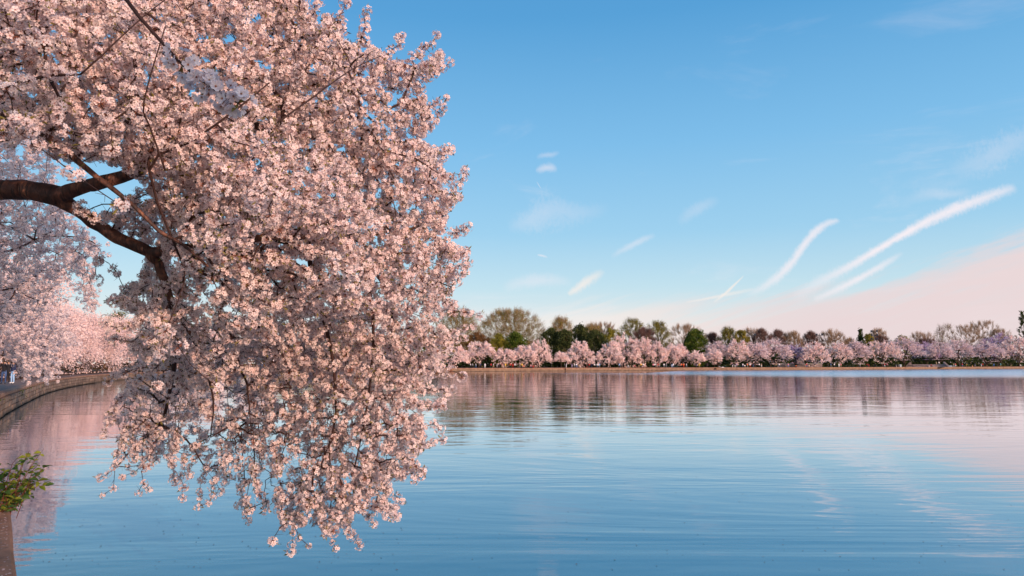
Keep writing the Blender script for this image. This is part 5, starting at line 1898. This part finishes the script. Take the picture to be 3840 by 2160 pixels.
FP = [
    # px, offset behind the wall, pose, top, bottom, turn, hair, label
    (1766, 1.6, 'walk', 'white', 'dark', 1.2, 'hair', 'person in a white top left of the pale cherry trunk'),
    (1774, 2.4, 'stand', 'grey', 'dark', 0.2, 'hair', 'person in grey right beside the pale cherry trunk'),
    (1786, 1.8, 'walk', 'white', 'jeans', 1.4, 'hair', 'person in a white top just right of the pale cherry trunk'),
    (1804, 2.0, 'stand', 'navy', 'dark', 0.0, 'hair', 'person in navy left of the person in the long white dress'),
    (1820, 1.0, 'stand', 'white', 'white', 0.0, 'hair', 'person in a long white outfit close to the water'),
    (1843, 2.2, 'stand', 'red', 'dark', 0.5, 'hair', 'person in a dark red top left of the person in white with dark hair'),
    (1851, 1.4, 'walk', 'white', 'tan', 1.3, 'hair', 'person in a white top and tan trousers walking past the dark gap'),
    (1865, 2.2, 'stand', 'grey', 'grey', 0.0, 'hair', 'person all in grey before the dark gap in the blossoms'),
    (1874, 2.5, 'walk', 'navy', 'dark', -1.2, 'hair', 'person in navy just right of the one all in grey'),
    (1883, 2.1, 'walk', 'pink', 'tan', 1.0, 'hair', 'person in pink and tan stepping left of the pale yellow dress'),
    (1896, 1.2, 'stand', 'yellow', 'tan', 0.0, 'fair', 'person in a pale yellow top and tan trousers near the wall'),
    (1914, 2.0, 'stand', 'red', 'black', 0.4, 'hair', 'left one of two people in red below the low cherry tree'),
    (1923, 1.6, 'walk', 'red', 'red', -0.4, 'hair', 'right one of two people in red, with red trousers too'),
    (1931, 2.3, 'stand', 'white', 'dark', 0.0, 'hair', 'small person in white just right of the two in red'),
    (1947, 2.4, 'squat', 'dark', 'grey', 0.0, 'hair', 'person in dark clothes crouching left of the one in orange'),
    (1957, 1.8, 'stand', 'yellow', 'dark', 0.2, 'hair', 'person in an amber yellow jacket beneath the spiky topped cherry'),
    (1963, 1.9, 'squat', 'orange', 'dark', 0.2, 'hair', 'person in orange crouching beside the amber jacket'),
    (1973, 2.6, 'stand', 'black', 'black', 0.2, 'hair', 'person in black alone in the shade under the tall left cherry'),
    (1990, 1.2, 'sit', 'pink', 'navy', 0.0, 'fair', 'person in a pink top sitting by the water under the tall left cherry'),
    (1999, 1.1, 'squat', 'red', 'red', 0.0, 'hair', 'person wholly in red crouching by the water'),
    (2115, 2.4, 'walk', 'grey', 'dark', 1.2, 'hair', 'person in grey behind the one in cream by the small drain opening'),
    (2121, 1.0, 'photo', 'white', 'white', 1.3, 'hair', 'person all in cream standing right at the wall above the small drain opening'),
    (2142, 2.2, 'walk', 'lilac', 'lilac', 1.2, 'hair', 'person in lilac left of the lone cone shaped cherry'),
    (2152, 2.4, 'stand', 'white', 'grey', 0.0, 'hair', 'person in white over grey right of the one in lilac'),
    (2159, 1.7, 'walk', 'white', 'blue', 0.4, 'hair', 'person in a white top and blue trousers at the left foot of the lone cherry'),
    (2168, 2.3, 'sit', 'tan', 'grey', 0.4, 'hair', 'person in tan sitting under the lone cherry'),
    (2197, 2.3, 'squat', 'dark', 'red', 0.2, 'hair', 'person in a dark top and red trousers crouching under the lone cherry'),
    (2206, 2.1, 'stand', 'red', 'dark', 0.2, 'hair', 'person in a red top right below the lone cherry'),
    (2215, 1.8, 'walk', 'navy', 'navy', -0.9, 'hair', 'person in navy walking right of the lone cherry'),
    (2226, 2.3, 'stand', 'white', 'dark', 0.0, 'fair', 'fair haired person in white before the dark evergreen'),
    (2236, 1.5, 'stand', 'white', 'jeans', 0.0, 'fair', 'tall person in a white top and jeans before the dark evergreen'),
    (2244, 2.0, 'stand', 'skyblue', 'grey', 0.0, 'hair', 'person in pale blue at the right of the group before the dark evergreen'),
    (2318, 1.6, 'stand', 'skyblue', 'navy', 0.0, 'hair', 'person in pale blue partly behind drooping blossoms'),
    (2350, 1.4, 'walk', 'black', 'white', 0.6, 'hair', 'person in a black top and white trousers under the tallest far cherry'),
    (2358, 2.0, 'bend', 'dark', 'tan', 0.9, 'hair', 'person bending forward beside the one in white trousers'),
    (2375, 1.8, 'squat', 'red', 'dark', 0.0, 'hair', 'person in red crouching below the rounded far cherry'),
    (2390, 2.3, 'stand', 'dark', 'tan', 0.0, 'hair', 'person in a dark coat left of the yellow top in the rounded cherry shade'),
    (2398, 1.8, 'stand', 'yellow', 'black', 0.2, 'hair', 'person in a yellow top and black trousers under the rounded far cherry'),
    (2407, 2.2, 'stand', 'white', 'black', 0.2, 'hair', 'person in white over black right of the yellow top'),
    (2443, 1.6, 'stand', 'pink', 'black', 0.0, 'hair', 'person in a pale pink top beside the slim trunk'),
    (2449, 2.6, 'stand', 'white', 'black', 0.0, 'hair', 'person in white farther back beside the slim trunk'),
    (2461, 1.8, 'stand', 'red', 'dark', 0.1, 'fair', 'person with a red and white top between the slim trunk and the pair in white'),
    (2483, 1.6, 'stand', 'white', 'grey', 0.4, 'fair', 'left one of the pair in white and grey'),
    (2491, 1.8, 'stand', 'grey', 'grey', -0.4, 'hair', 'right one of the pair, in grey'),
    (2506, 2.4, 'stand', 'black', 'black', 0.0, 'hair', 'person in black left of the light blue dress'),
    (2512, 1.3, 'bend', 'skyblue', 'skyblue', 0.3, 'hair', 'person in a light blue outfit leaning over near the magnolia'),
    (2518, 1.9, 'stand', 'white', 'jeans', 0.0, 'hair', 'person in a white shirt and jeans behind the light blue outfit'),
    (2548, 1.9, 'stand', 'orange', 'dark', 0.2, 'hair', 'left one of two people in orange jackets near the magnolia'),
    (2556, 2.2, 'stand', 'orange', 'red', 0.2, 'hair', 'right one of two people in orange jackets, with red trousers'),
    (2566, 2.3, 'walk', 'white', 'grey', 0.9, 'hair', 'person in white walking just left of the small low cherry'),
    (2603, 2.1, 'stand', 'navy', 'navy', 0.3, 'hair', 'person in navy left of the yellow top near the magnolia foot'),
    (2614, 1.5, 'stand', 'yellow', 'tan', 0.0, 'hair', 'person in a bright yellow top at the foot of the magnolia'),
    (2643, 2.2, 'stand', 'dark', 'dark', 0.3, 'hair', 'person in dark clothes alone on the grass by the magnolia'),
    (2686, 1.8, 'sit', 'dark', 'white', 1.2, 'hair', 'person in dark top and white trousers sitting on grass beside the picnic blanket'),
    (2737, 1.9, 'stand', 'navy', 'white', 0.3, 'hair', 'left one of two people in white trousers under the pointed cherry'),
    (2746, 1.6, 'stand', 'black', 'white', -0.3, 'hair', 'right one of two people in white trousers under the pointed cherry'),
    (2752, 2.4, 'stand', 'lilac', 'grey', 0.0, 'hair', 'person in lilac just right of the two in white trousers'),
    (2769, 2.6, 'stand', 'black', 'black', 0.0, 'hair', 'person in black left of the person in the white sweater'),
    (2775, 1.8, 'stand', 'white', 'jeans', 0.2, 'hair', 'person in a white sweater and jeans at the left of the largest group'),
    (2782, 1.3, 'sit', 'white', 'tan', 0.0, 'hair', 'small seated person in white below the white sweater'),
    (2792, 1.9, 'stand', 'orange', 'grey', 0.6, 'hair', 'person in a bright orange jacket in the largest group'),
    (2802, 1.6, 'stand', 'white', 'red', 0.2, 'hair', 'person in a white top and red trousers in the largest group'),
    (2810, 2.4, 'stand', 'dark', 'black', 0.2, 'hair', 'person in dark clothes behind the navy coat'),
    (2814, 1.7, 'photo', 'navy', 'jeans', 0.2, 'hair', 'person in a navy coat at the right of the largest group'),
    (2836, 1.9, 'stand', 'white', 'black', 0.4, 'hair', 'person in a white top and black trousers right of the largest group'),
    (2844, 1.9, 'stand', 'tan', 'white', -0.4, 'hair', 'person in tan over white beside the white top'),
    (2878, 1.7, 'walk', 'dark', 'brown', 1.0, 'hair', 'person in brown under the open feathery cherry'),
    (2898, 2.2, 'stand', 'tan', 'black', 0.2, 'hair', 'person in a tan jacket under the open feathery cherry'),
    (2910, 1.7, 'stand', 'white', 'navy', 0.2, 'hair', 'person in white and navy right of the tan jacket'),
    (2931, 1.9, 'photo', 'navy', 'black', 0.9, 'fair', 'fair haired person in navy holding something up, left of the terrace wall'),
    (2943, 1.7, 'stand', 'pink', 'blue', 0.2, 'hair', 'person in a pink top and blue trousers below the lilac cherry'),
    (2971, 1.7, 'squat', 'orange', 'dark', 0.2, 'hair', 'person in red orange crouching in front of the terrace wall'),
    (3011, 1.9, 'stand', 'red', 'jeans', 0.2, 'hair', 'person in red over blue left of the big drooping cherry'),
    (3091, 1.3, 'stand', 'dark', 'dark', 0.6, 'hair', 'person in dark clothes close to the wall right of the drooping cherry'),
    (3101, 2.0, 'walk', 'blue', 'grey', 0.6, 'hair', 'person in a blue jacket left of the two in white'),
    (3114, 1.8, 'stand', 'white', 'dark', 0.2, 'hair', 'person in white over black between the blue jacket and the cream coat'),
    (3131, 1.7, 'stand', 'white', 'white', 0.2, 'hair', 'person in a long cream coat below the warm sunlit cherry'),
    (3138, 2.1, 'stand', 'pink', 'tan', 0.2, 'fair', 'person in pale pink beside the long cream coat'),
    (3209, 2.0, 'stand', 'white', 'grey', 0.9, 'hair', 'person in white leaning near the slim cherry trunk'),
    (3232, 2.2, 'bend', 'red', 'dark', 0.9, 'hair', 'left one of two in bright red under the pale cherry'),
    (3241, 2.2, 'bend', 'red', 'red', -0.9, 'hair', 'right one of two in bright red under the pale cherry'),
    (3265, 1.5, 'photo', 'black', 'black', 0.2, 'hair', 'person in black with a cap standing before the very wide cherry'),
    (3300, 2.0, 'walk', 'red', 'white', 0.2, 'hair', 'person in dark red over white under the very wide cherry'),
    (3310, 2.2, 'walk', 'pink', 'dark', -0.8, 'hair', 'person in pink right of the one in dark red'),
    (3472, 3.4, 'sit', 'red', 'black', 0.5, 'hair', 'person in a red jacket sitting on the boulders'),
    (3492, 5.5, 'stand', 'khaki', 'tan', 0.0, 'hair', 'person in khaki standing on the stone steps'),
    (3502, 5.6, 'stand', 'white', 'navy', 0.0, 'fair', 'fair haired person in a white top standing on the stone steps'),
    (3498, 3.6, 'sit', 'white', 'white', 0.0, 'hair', 'person in white sitting at the foot of the stone steps'),
    (3556, 2.4, 'stand', 'tan', 'grey', 0.2, 'hair', 'person in tan left of the red top with pale trousers'),
    (3563, 1.7, 'stand', 'red', 'white', 0.2, 'fair', 'person in a red top and pale trousers with white hat'),
    (3588, 1.8, 'stand', 'red', 'blue', 0.2, 'fair', 'person in a red jacket and blue jeans right of the pale trousers'),
    (3602, 2.3, 'bend', 'yellow', 'tan', 0.9, 'hair', 'person in yellow bending beside the red jacket'),
    (3635, 2.3, 'stand', 'navy', 'grey', 0.2, 'hair', 'person in navy right of the small cone'),
    (3658, 1.8, 'stand', 'grey', 'white', 0.2, 'hair', 'person in grey over white at the foot of the slanted trunk'),
    (3664, 2.2, 'stand', 'red', 'dark', 0.2, 'hair', 'person in red beside grey over white near the slanted trunk'),
    (3705, 2.6, 'stand', 'blue', 'blue', 0.2, 'hair', 'person wholly in blue in the shade of the low layered cherry'),
    (3730, 2.0, 'stand', 'teal', 'khaki', 0.2, 'hair', 'person in a teal jacket and khaki trousers near the right edge'),
    (3768, 2.0, 'walk', 'dark', 'tan', 1.1, 'hair', 'person in a dark top and tan trousers striding near the right edge'),
    (3803, 2.3, 'sit', 'white', 'grey', 0.1, 'hair', 'person in white seated under the cherry at the right edge'),
    (3820, 1.7, 'stand', 'teal', 'jeans', 0.2, 'hair', 'person in teal and jeans second from the right edge'),
    (3837, 1.9, 'stand', 'white', 'white', 0.2, 'hair', 'person in white cut by the right edge of the view'),
]


def shore_at(px):
    uu = (px - 1920) / F / CP
    best = None
    for k in range(NL):
        A, B = LP[k], LP[(k + 1) % NL]
        fa, fb = A[0] - uu * A[1], B[0] - uu * B[1]
        if fa * fb < 0 and A[1] > 150:
            P = A + (B - A) * fa / (fa - fb)
            if best is None or P[1] > best[1]:
                best = P
    return best


def bank(px, off, z=GZ + 0.006):
    P = shore_at(px)
    k = (P[1] + off) / P[1]
    return Vector((P[0] * k, P[1] * k, z))


STEP_Z = {3472: 0.12, 3492: 0.85, 3502: 0.85, 3498: 0.12}
for px, off, pose, top, bot, rz, hair, lab in FP:
    P = bank(px, off)
    P.z += STEP_Z.get(px, 0.0) if lab.find('ston') > 0 or lab.find('boulder') > 0 else 0.0
    person(P, rz, pose, top, bot, lab, 'visitors along the far path', hair, 1.02)

# ------------------------------------------------------------------ park furniture at the far shore
STEEL = m_flat('dark_painted_steel', (0.03, 0.03, 0.032), 0.5, 0.1, 3, 0.5)
PALEM = m_flat('pale_grey_plastic', (0.42, 0.50, 0.55), 0.5, 0.1, 3, 0.5)
CONE = m_flat('orange_plastic', (0.75, 0.30, 0.12), 0.5, 0.1, 3, 0.4)
TERR = m_stone('terrace_stone', (0.22, 0.17, 0.16), (0.34, 0.27, 0.26), False)
GLOBE = m_flat('frosted_glass_globe', (0.78, 0.75, 0.70), 0.3, 0.05, 3, 0.5)


def facing(P):
    return math.atan2(P.y, P.x) - PI / 2


def mast(px, ytop, off, heads, label, name='floodlight_mast'):
    D = shoreD(px) + off
    b = ground_under(px, D)
    h = px_height(ytop, D)
    r = thing(name, b, label, 'light pole' if heads else 'pole', None, facing(b))
    mb = MB()
    mb.tube([(0, 0, 0), (0, 0, h * .5), (0, 0, h)], [0.24, 0.19, 0.12], 8)
    mb.build('pole', STEEL, r)
    if heads:
        rows_, cols_ = heads
        for i in range(rows_):
            z = h - 0.9 - i * 1.9
            mb = MB()
            mb.box((0, 0, z), (2.9, 0.14, 0.16))
            mb.build('crossbar', STEEL, r)
            for j in range(cols_):
                x = (j - (cols_ - 1) / 2) * (2.4 / max(cols_ - 1, 1))
                mb = MB()
                mb.tube([(x, 0.25, z + 0.10), (x, 0.1, z + 0.18), (x, -0.35, z + 0.42)], [0.18, 0.35, 0.52], 8)
                mb.build('floodlight', STEEL, r)


mast(3285, 1237, 34, (3, 2), 'tall floodlight mast with three rows of lamps behind the widest cherry')
mast(2836, 1250, 30, (1, 1), 'slim light pole in front of the purple brown bare trees', 'light_pole')
mast(3078, 1250, 34, (1, 2), 'slim light pole between the dark and the light grey bare trees', 'light_pole')
mast(3495, 1312, 28, (1, 1), 'short light pole above the lilac cherry by the dark thicket', 'light_pole')
for px, yt, lab in ((2066, 1360, 'globe street lamp at the left edge of the dark evergreen grove'), (3578, 1343, 'lamp post with a small lantern right of the stone steps')):
    P = bank(px, 5.0)
    r = thing('street_lamp', P, lab, 'street lamp')
    mb = MB()
    mb.tube([(0, 0, 0), (0, 0, 0.3), (0, 0, 0.35), (0, 0, 3.1)], [0.14, 0.12, 0.07, 0.05], 8)
    mb.build('post', STEEL, r)
    mb = MB()
    mb.tube([(0, 0, 3.08), (0, 0, 3.2), (0, 0, 3.38), (0, 0, 3.54), (0, 0, 3.6)], [0.08, 0.2, 0.24, 0.15, 0.03], 8)
    mb.build('lamp_globe', GLOBE, r)

for px, m, lab in ((3341, STEEL, 'left one of the two black litter bins on the grass'), (3350, STEEL, 'black litter bin next to the pale recycling bin'), (3358, PALEM, 'pale blue grey recycling bin right of the two black ones')):
    P = bank(px, 2.6)
    r = thing('litter_bin', P, lab, 'litter bin', 'litter bins below the widest cherry', facing(P))
    mb = MB()
    mb.tube([(0, 0, 0), (0, 0, 0.06), (0, 0, 1.0)], [0.36, 0.42, 0.46], 10)
    mb.build('bin_body', m, r)
    mb = MB()
    mb.tube([(0, 0, 1.0), (0, 0, 1.06), (0, 0, 1.16)], [0.50, 0.50, 0.24], 10)
    mb.build('lid', m, r)
P = bank(3395, 2.8)
r = thing('park_bench', P, 'dark park bench on the grass left of the curved stone steps', 'bench', None, facing(P))
for k in range(3):
    mb = MB()
    mb.box((0, -0.1 + k * 0.16, 0.46), (2.2, 0.13, 0.045))
    mb.build('seat_slat', STEEL, r)
for k in range(2):
    mb = MB()
    mb.box((0, 0.32 + k * 0.04, 0.64 + k * 0.18), (2.2, 0.035, 0.13))
    mb.build('back_slat', STEEL, r)
for s in (-0.95, 0.95):
    mb = MB()
    mb.box((s, 0.05, 0.22), (0.08, 0.5, 0.44))
    mb.box((s, 0.37, 0.62), (0.07, 0.06, 0.5))
    mb.build('leg', STEEL, r)
P = bank(3625, 1.6)
o = MB()
o.box((0, 0, 0.02), (0.42, 0.42, 0.04))
o.tube([(0, 0, 0.04), (0, 0, 0.4), (0, 0, 0.95)], [0.17, 0.11, 0.04], 8)
o = o.build('traffic_cone', CONE)
o.location = P
tag(o, 'small orange cone on the path between two groups of visitors', 'cone')
for px, wd, lab in ((3545, 3.6, 'white low box planter left of the person in red and pale trousers'), (3558, 1.6, 'small white box on the path beside the planter')):
    P = bank(px - 2, 3.2)
    mb = MB()
    mb.box((0, 0, 0.32), (wd * .45, 0.8, 0.64), 0, 0.94)
    mb.box((0, 0, 0.67), (wd * .45 + .1, 0.86, 0.06))
    o = mb.build('storage_box', PALEM)
    o.location = P
    o.rotation_euler = (0, 0, facing(P))
    tag(o, lab, 'box')

# curved stone steps and boulders
P = bank(3450, 6.5)
st = thing('stone_steps', P, 'curved pale stone steps between sloping parapets on the right part of the far shore', 'steps', None, facing(P))
for k in range(5):
    mb = MB()
    n_ = 10
    for q in range(n_):
        x0_, x1_ = -6.5 + 15 * q / n_, -6.5 + 15 * (q + 1) / n_
        c = (x0_ + x1_) / 2
        mb.box((c, k * 0.7 + 0.012 * c * c * 0.5, 0.09 + 0.085 * 2 * k * .5 + k * 0.085), (15 / n_, 0.9, 0.17 + 0.17 * k))
    mb.build('step', TERR, st)
for s, x in ((-1, -7.4), (1, 9.2)):
    mb = MB()
    for q in range(6):
        mb.box((x + s * -0.3 * q, -1.0 + q * 1.0, 0.35 + 0.17 * q), (0.7, 1.05, 0.7 + 0.34 * q))
    mb.build('parapet', TERR, st)
for px, off, sz, lab in ((3418, 2.8, (3.6, 1.2, .5), 'long low pale boulder left of the people on the steps'), (3462, 3.0, (1.5, 1.2, .8), 'upright boulder left of the seated red jacket'),
                         (3478, 3.1, (2.0, 1.4, .7), 'boulder under the seated red jacket'), (3493, 3.0, (3.2, 1.3, .75), 'broad boulder at the foot of the stone steps'), (3512, 3.2, (2.6, 1.4, 1.1), 'dark sloping boulder right of the stone steps')):
    P = bank(px, off)
    rr_ = random.Random(px)
    v = []
    f = []
    nu, nv_ = 9, 5
    for a in range(nv_):
        ph = a / (nv_ - 1) * PI / 2
        for b in range(nu):
            th_ = b / nu * 2 * PI
            k = 1 + rr_.uniform(-.14, .14)
            v.append((sz[0] / 2 * math.cos(ph) * math.cos(th_) * k, sz[1] / 2 * math.cos(ph) * math.sin(th_) * k, sz[2] * math.sin(ph) ** 0.7 * k))
    for a in range(nv_ - 1):
        for b in range(nu):
            f.append((a * nu + b, a * nu + (b + 1) % nu, (a + 1) * nu + (b + 1) % nu, (a + 1) * nu + b))
    o = mesh_obj('boulder', v, f, TERR)
    o.location = P - Vector((0, 0, 0.03))
    o.rotation_euler = (0, 0, facing(P))
    tag(o, lab, 'rock', 'boulders by the stone steps')
# terrace wall behind the lilac cherry, with a dim recess
P = bank(2985, 16)
r = thing('terrace_wall', P, 'low pale terrace wall with a light coping behind the lilac cherry', 'wall', None, facing(P))
for k in range(9):
    mb = MB()
    mb.box((-8 + k * 2, 0, 0.7), (1.97, 0.4, 1.4))
    mb.build('wall_panel', TERR, r)
mb = MB()
mb.box((0, 0, 1.48), (18.2, 0.6, 0.14))
mb.build('wall_coping', GLOBE, r)
# picnic blanket and low bundle by the drain opening
P = bank(2698, 1.6, GZ + 0.03)
mb = MB()
mb.box((0, 0, 0.03), (2.0, 0.9, 0.06))
mb.box((0.2, 0.1, 0.14), (0.8, 0.5, 0.18), 0.3, 0.6)
o = mb.build('picnic_blanket', cmat('white'))
o.location = P
o.rotation_euler = (0, 0, facing(P))
tag(o, 'white picnic blanket with a bundle beside the person seated on the grass', 'blanket')

# ------------------------------------------------------------------ leafy plant growing out of the near wall
LEAF1 = m_petal('wall_plant_leaf', (0.13, 0.20, 0.025), (0.30, 0.33, 0.05), 0.35, 9.0)
LEAF2 = m_petal('wall_plant_leaf_dark', (0.035, 0.09, 0.025), (0.08, 0.15, 0.04), 0.25, 9.0)
STEMR = m_flat('wall_plant_stem', (0.19, 0.06, 0.04), 0.7, 0.3, 20)
pb = W(26, 1935, 7.05)
plant = thing('leafy_plant', pb, 'green leafy plant with reddish stems sprouting from the near wall edge', 'plant')
rp = random.Random(12)
leaf_me = []
for k in range(4):
    mb = MB()
    L_, Wd = 1.0, 0.62
    cu = 0.10 + 0.07 * k
    pts_ = [(0, 0, 0), (0.22, -0.22, 0.06), (0.5, -0.30, 0.10), (0.8, -0.15, 0.04), (1.0, 0, -0.05), (0.8, 0.15, 0.04), (0.5, 0.30, 0.10), (0.22, 0.22, 0.06), (0.3, 0, 0.0), (0.65, 0, 0.0)]
    pts_ = [(x, y, z - cu * x * x) for x, y, z in pts_]
    mb.add(pts_, [(0, 1, 8), (1, 2, 9, 8), (2, 3, 9), (3, 4, 9), (4, 5, 9), (5, 6, 9), (6, 7, 8, 9), (7, 0, 8)])
    me = bpy.data.meshes.new('leaf')
    me.from_pydata([tuple(p) for p in mb.v], [], mb.f)
    me.materials.append(LEAF1 if k % 2 else LEAF2)
    me.update()
    leaf_me.append(me)
targets = [(165, 1682), (140, 1700), (110, 1690), (80, 1700), (60, 1735), (150, 1735), (160, 1760), (175, 1745), (95, 1760), (40, 1760), (130, 1785), (150, 1800), (20, 1780), (70, 1790), (100, 1810), (125, 1830),
           (10, 1810), (50, 1820), (85, 1840), (30, 1850), (110, 1860), (60, 1870), (15, 1860), (80, 1885), (40, 1895), (55, 1915), (20, 1900), (-20, 1800), (-30, 1850), (170, 1820), (185, 1790), (90, 1725), (5, 1760), (-10, 1730)]
for tx, ty in targets:
    e = W(tx, ty, 7.0 + rp.uniform(-.35, .35))
    r0_ = pb + Vector((rp.uniform(-.10, .04), rp.uniform(-.12, .12), rp.uniform(-.05, .10)))
    m1 = r0_.lerp(e, 0.4) + Vector((rp.uniform(-.03, .03), 0, 0.05))
    m2 = r0_.lerp(e, 0.75) + Vector((rp.uniform(-.03, .03), 0, 0.05))
    mb = MB()
    mb.tube([r0_ - pb, m1 - pb, m2 - pb, e - pb], [0.004, 0.0032, 0.0024, 0.0014], 4)
    mb.build('stem', STEMR, plant)
    pts4 = [r0_, m1, m2, e]
    for k in range(9):
        t_ = rp.uniform(0.15, 1.0)
        i_ = min(int(t_ * 3), 2)
        p = pts4[i_].lerp(pts4[i_ + 1], t_ * 3 - i_)
        o = bpy.data.objects.new('leaf', leaf_me[rp.randrange(4)])
        COL.objects.link(o)
        o.parent = plant
        o.location = p - pb
        s_ = rp.uniform(0.045, 0.095)
        o.scale = (s_, s_, s_)
        o.rotation_euler = (rp.uniform(-.9, .9), rp.uniform(-.9, .5), rp.uniform(0, 2 * PI))

# moss and weeds at the foot of the seawall, petals on the ground and on the water
WEED = m_petal('weeds', (0.06, 0.09, 0.02), (0.12, 0.14, 0.03), 0.2, 5.0)
rw = np.random.default_rng(31)
s_ = rw.uniform(16, 60, 500)
q = []
for a in s_:
    if mnoise.noise(Vector((a * 0.5, 0, 0))) < 0.05:
        continue
    x, y, an = along(a)
    q.append((x + math.sin(an) * 0.12 + rw.normal() * 0.04, y - math.cos(an) * 0.12 + rw.normal() * 0.04, GZ - 0.15 - abs(rw.normal()) * 0.25))
v, f = rand_quads(np.array(q), 0.12, 0.5, None, rw)
o = mesh_obj('wall_weeds', v, f, WEED)
tag(o, 'small green weeds growing from joints of the curved seawall', 'weeds', kind='stuff')


def flat_petals(name, P, size, mat, label, cat):
    n = len(P)
    a = rw.uniform(0, 2 * PI, n)
    s = size * rw.uniform(0.6, 1.3, n)
    dx_, dy_ = np.cos(a) * s / 2, np.sin(a) * s / 2
    z = P[:, 2]
    v = np.stack([np.stack([P[:, 0] + dx_, P[:, 1] + dy_, z], 1), np.stack([P[:, 0] - dy_ * .7, P[:, 1] + dx_ * .7, z + s * 0.12], 1),
                  np.stack([P[:, 0] - dx_, P[:, 1] - dy_, z], 1), np.stack([P[:, 0] + dy_ * .7, P[:, 1] - dx_ * .7, z + s * 0.05], 1)], 1).reshape(-1, 3)
    o = mesh_obj(name, v, np.arange(4 * n).reshape(n, 4), mat)
    tag(o, label, cat, kind='stuff')


SHADEP = m_flat('shaded_petal', (0.16, 0.10, 0.10), 0.5, 0.3, 5)  # shade on the floating petals put into this dark brown
pp = []
while len(pp) < 380:
    px, py = rw.uniform(120, 3800), 1640 + 500 * rw.uniform() ** 0.8
    r = ray(px, py)
    t_ = -CAM.z / r.z
    P = CAM + r * t_
    if rw.uniform() < (1.0 if px < 1500 else 0.35):
        pp.append((P.x, P.y, 0.006))
flat_petals('floating_petals', np.array(pp), 0.028, SHADEP, 'scattered fallen petals floating as dark specks on the water', 'petals')
pp = []
for k in range(2600):
    i_ = rw.integers(0, 36) if k > 1500 else rw.integers(5, 15)
    u = rw.uniform()
    A_, B_ = LP[i_], LP[i_ + 1]
    off = rw.uniform(0.0, 0.42) if rw.uniform() < .5 else rw.uniform(0.45, 1.6)
    P = A_ + (B_ - A_) * u + OUTN[i_] * off
    pp.append((P[0], P[1], GZ + (0.011 if off < .43 else 0.005)))
flat_petals('fallen_petals', np.array(pp), 0.024, PETAL, 'fallen pale petals on the wall top and the path edge', 'petals')
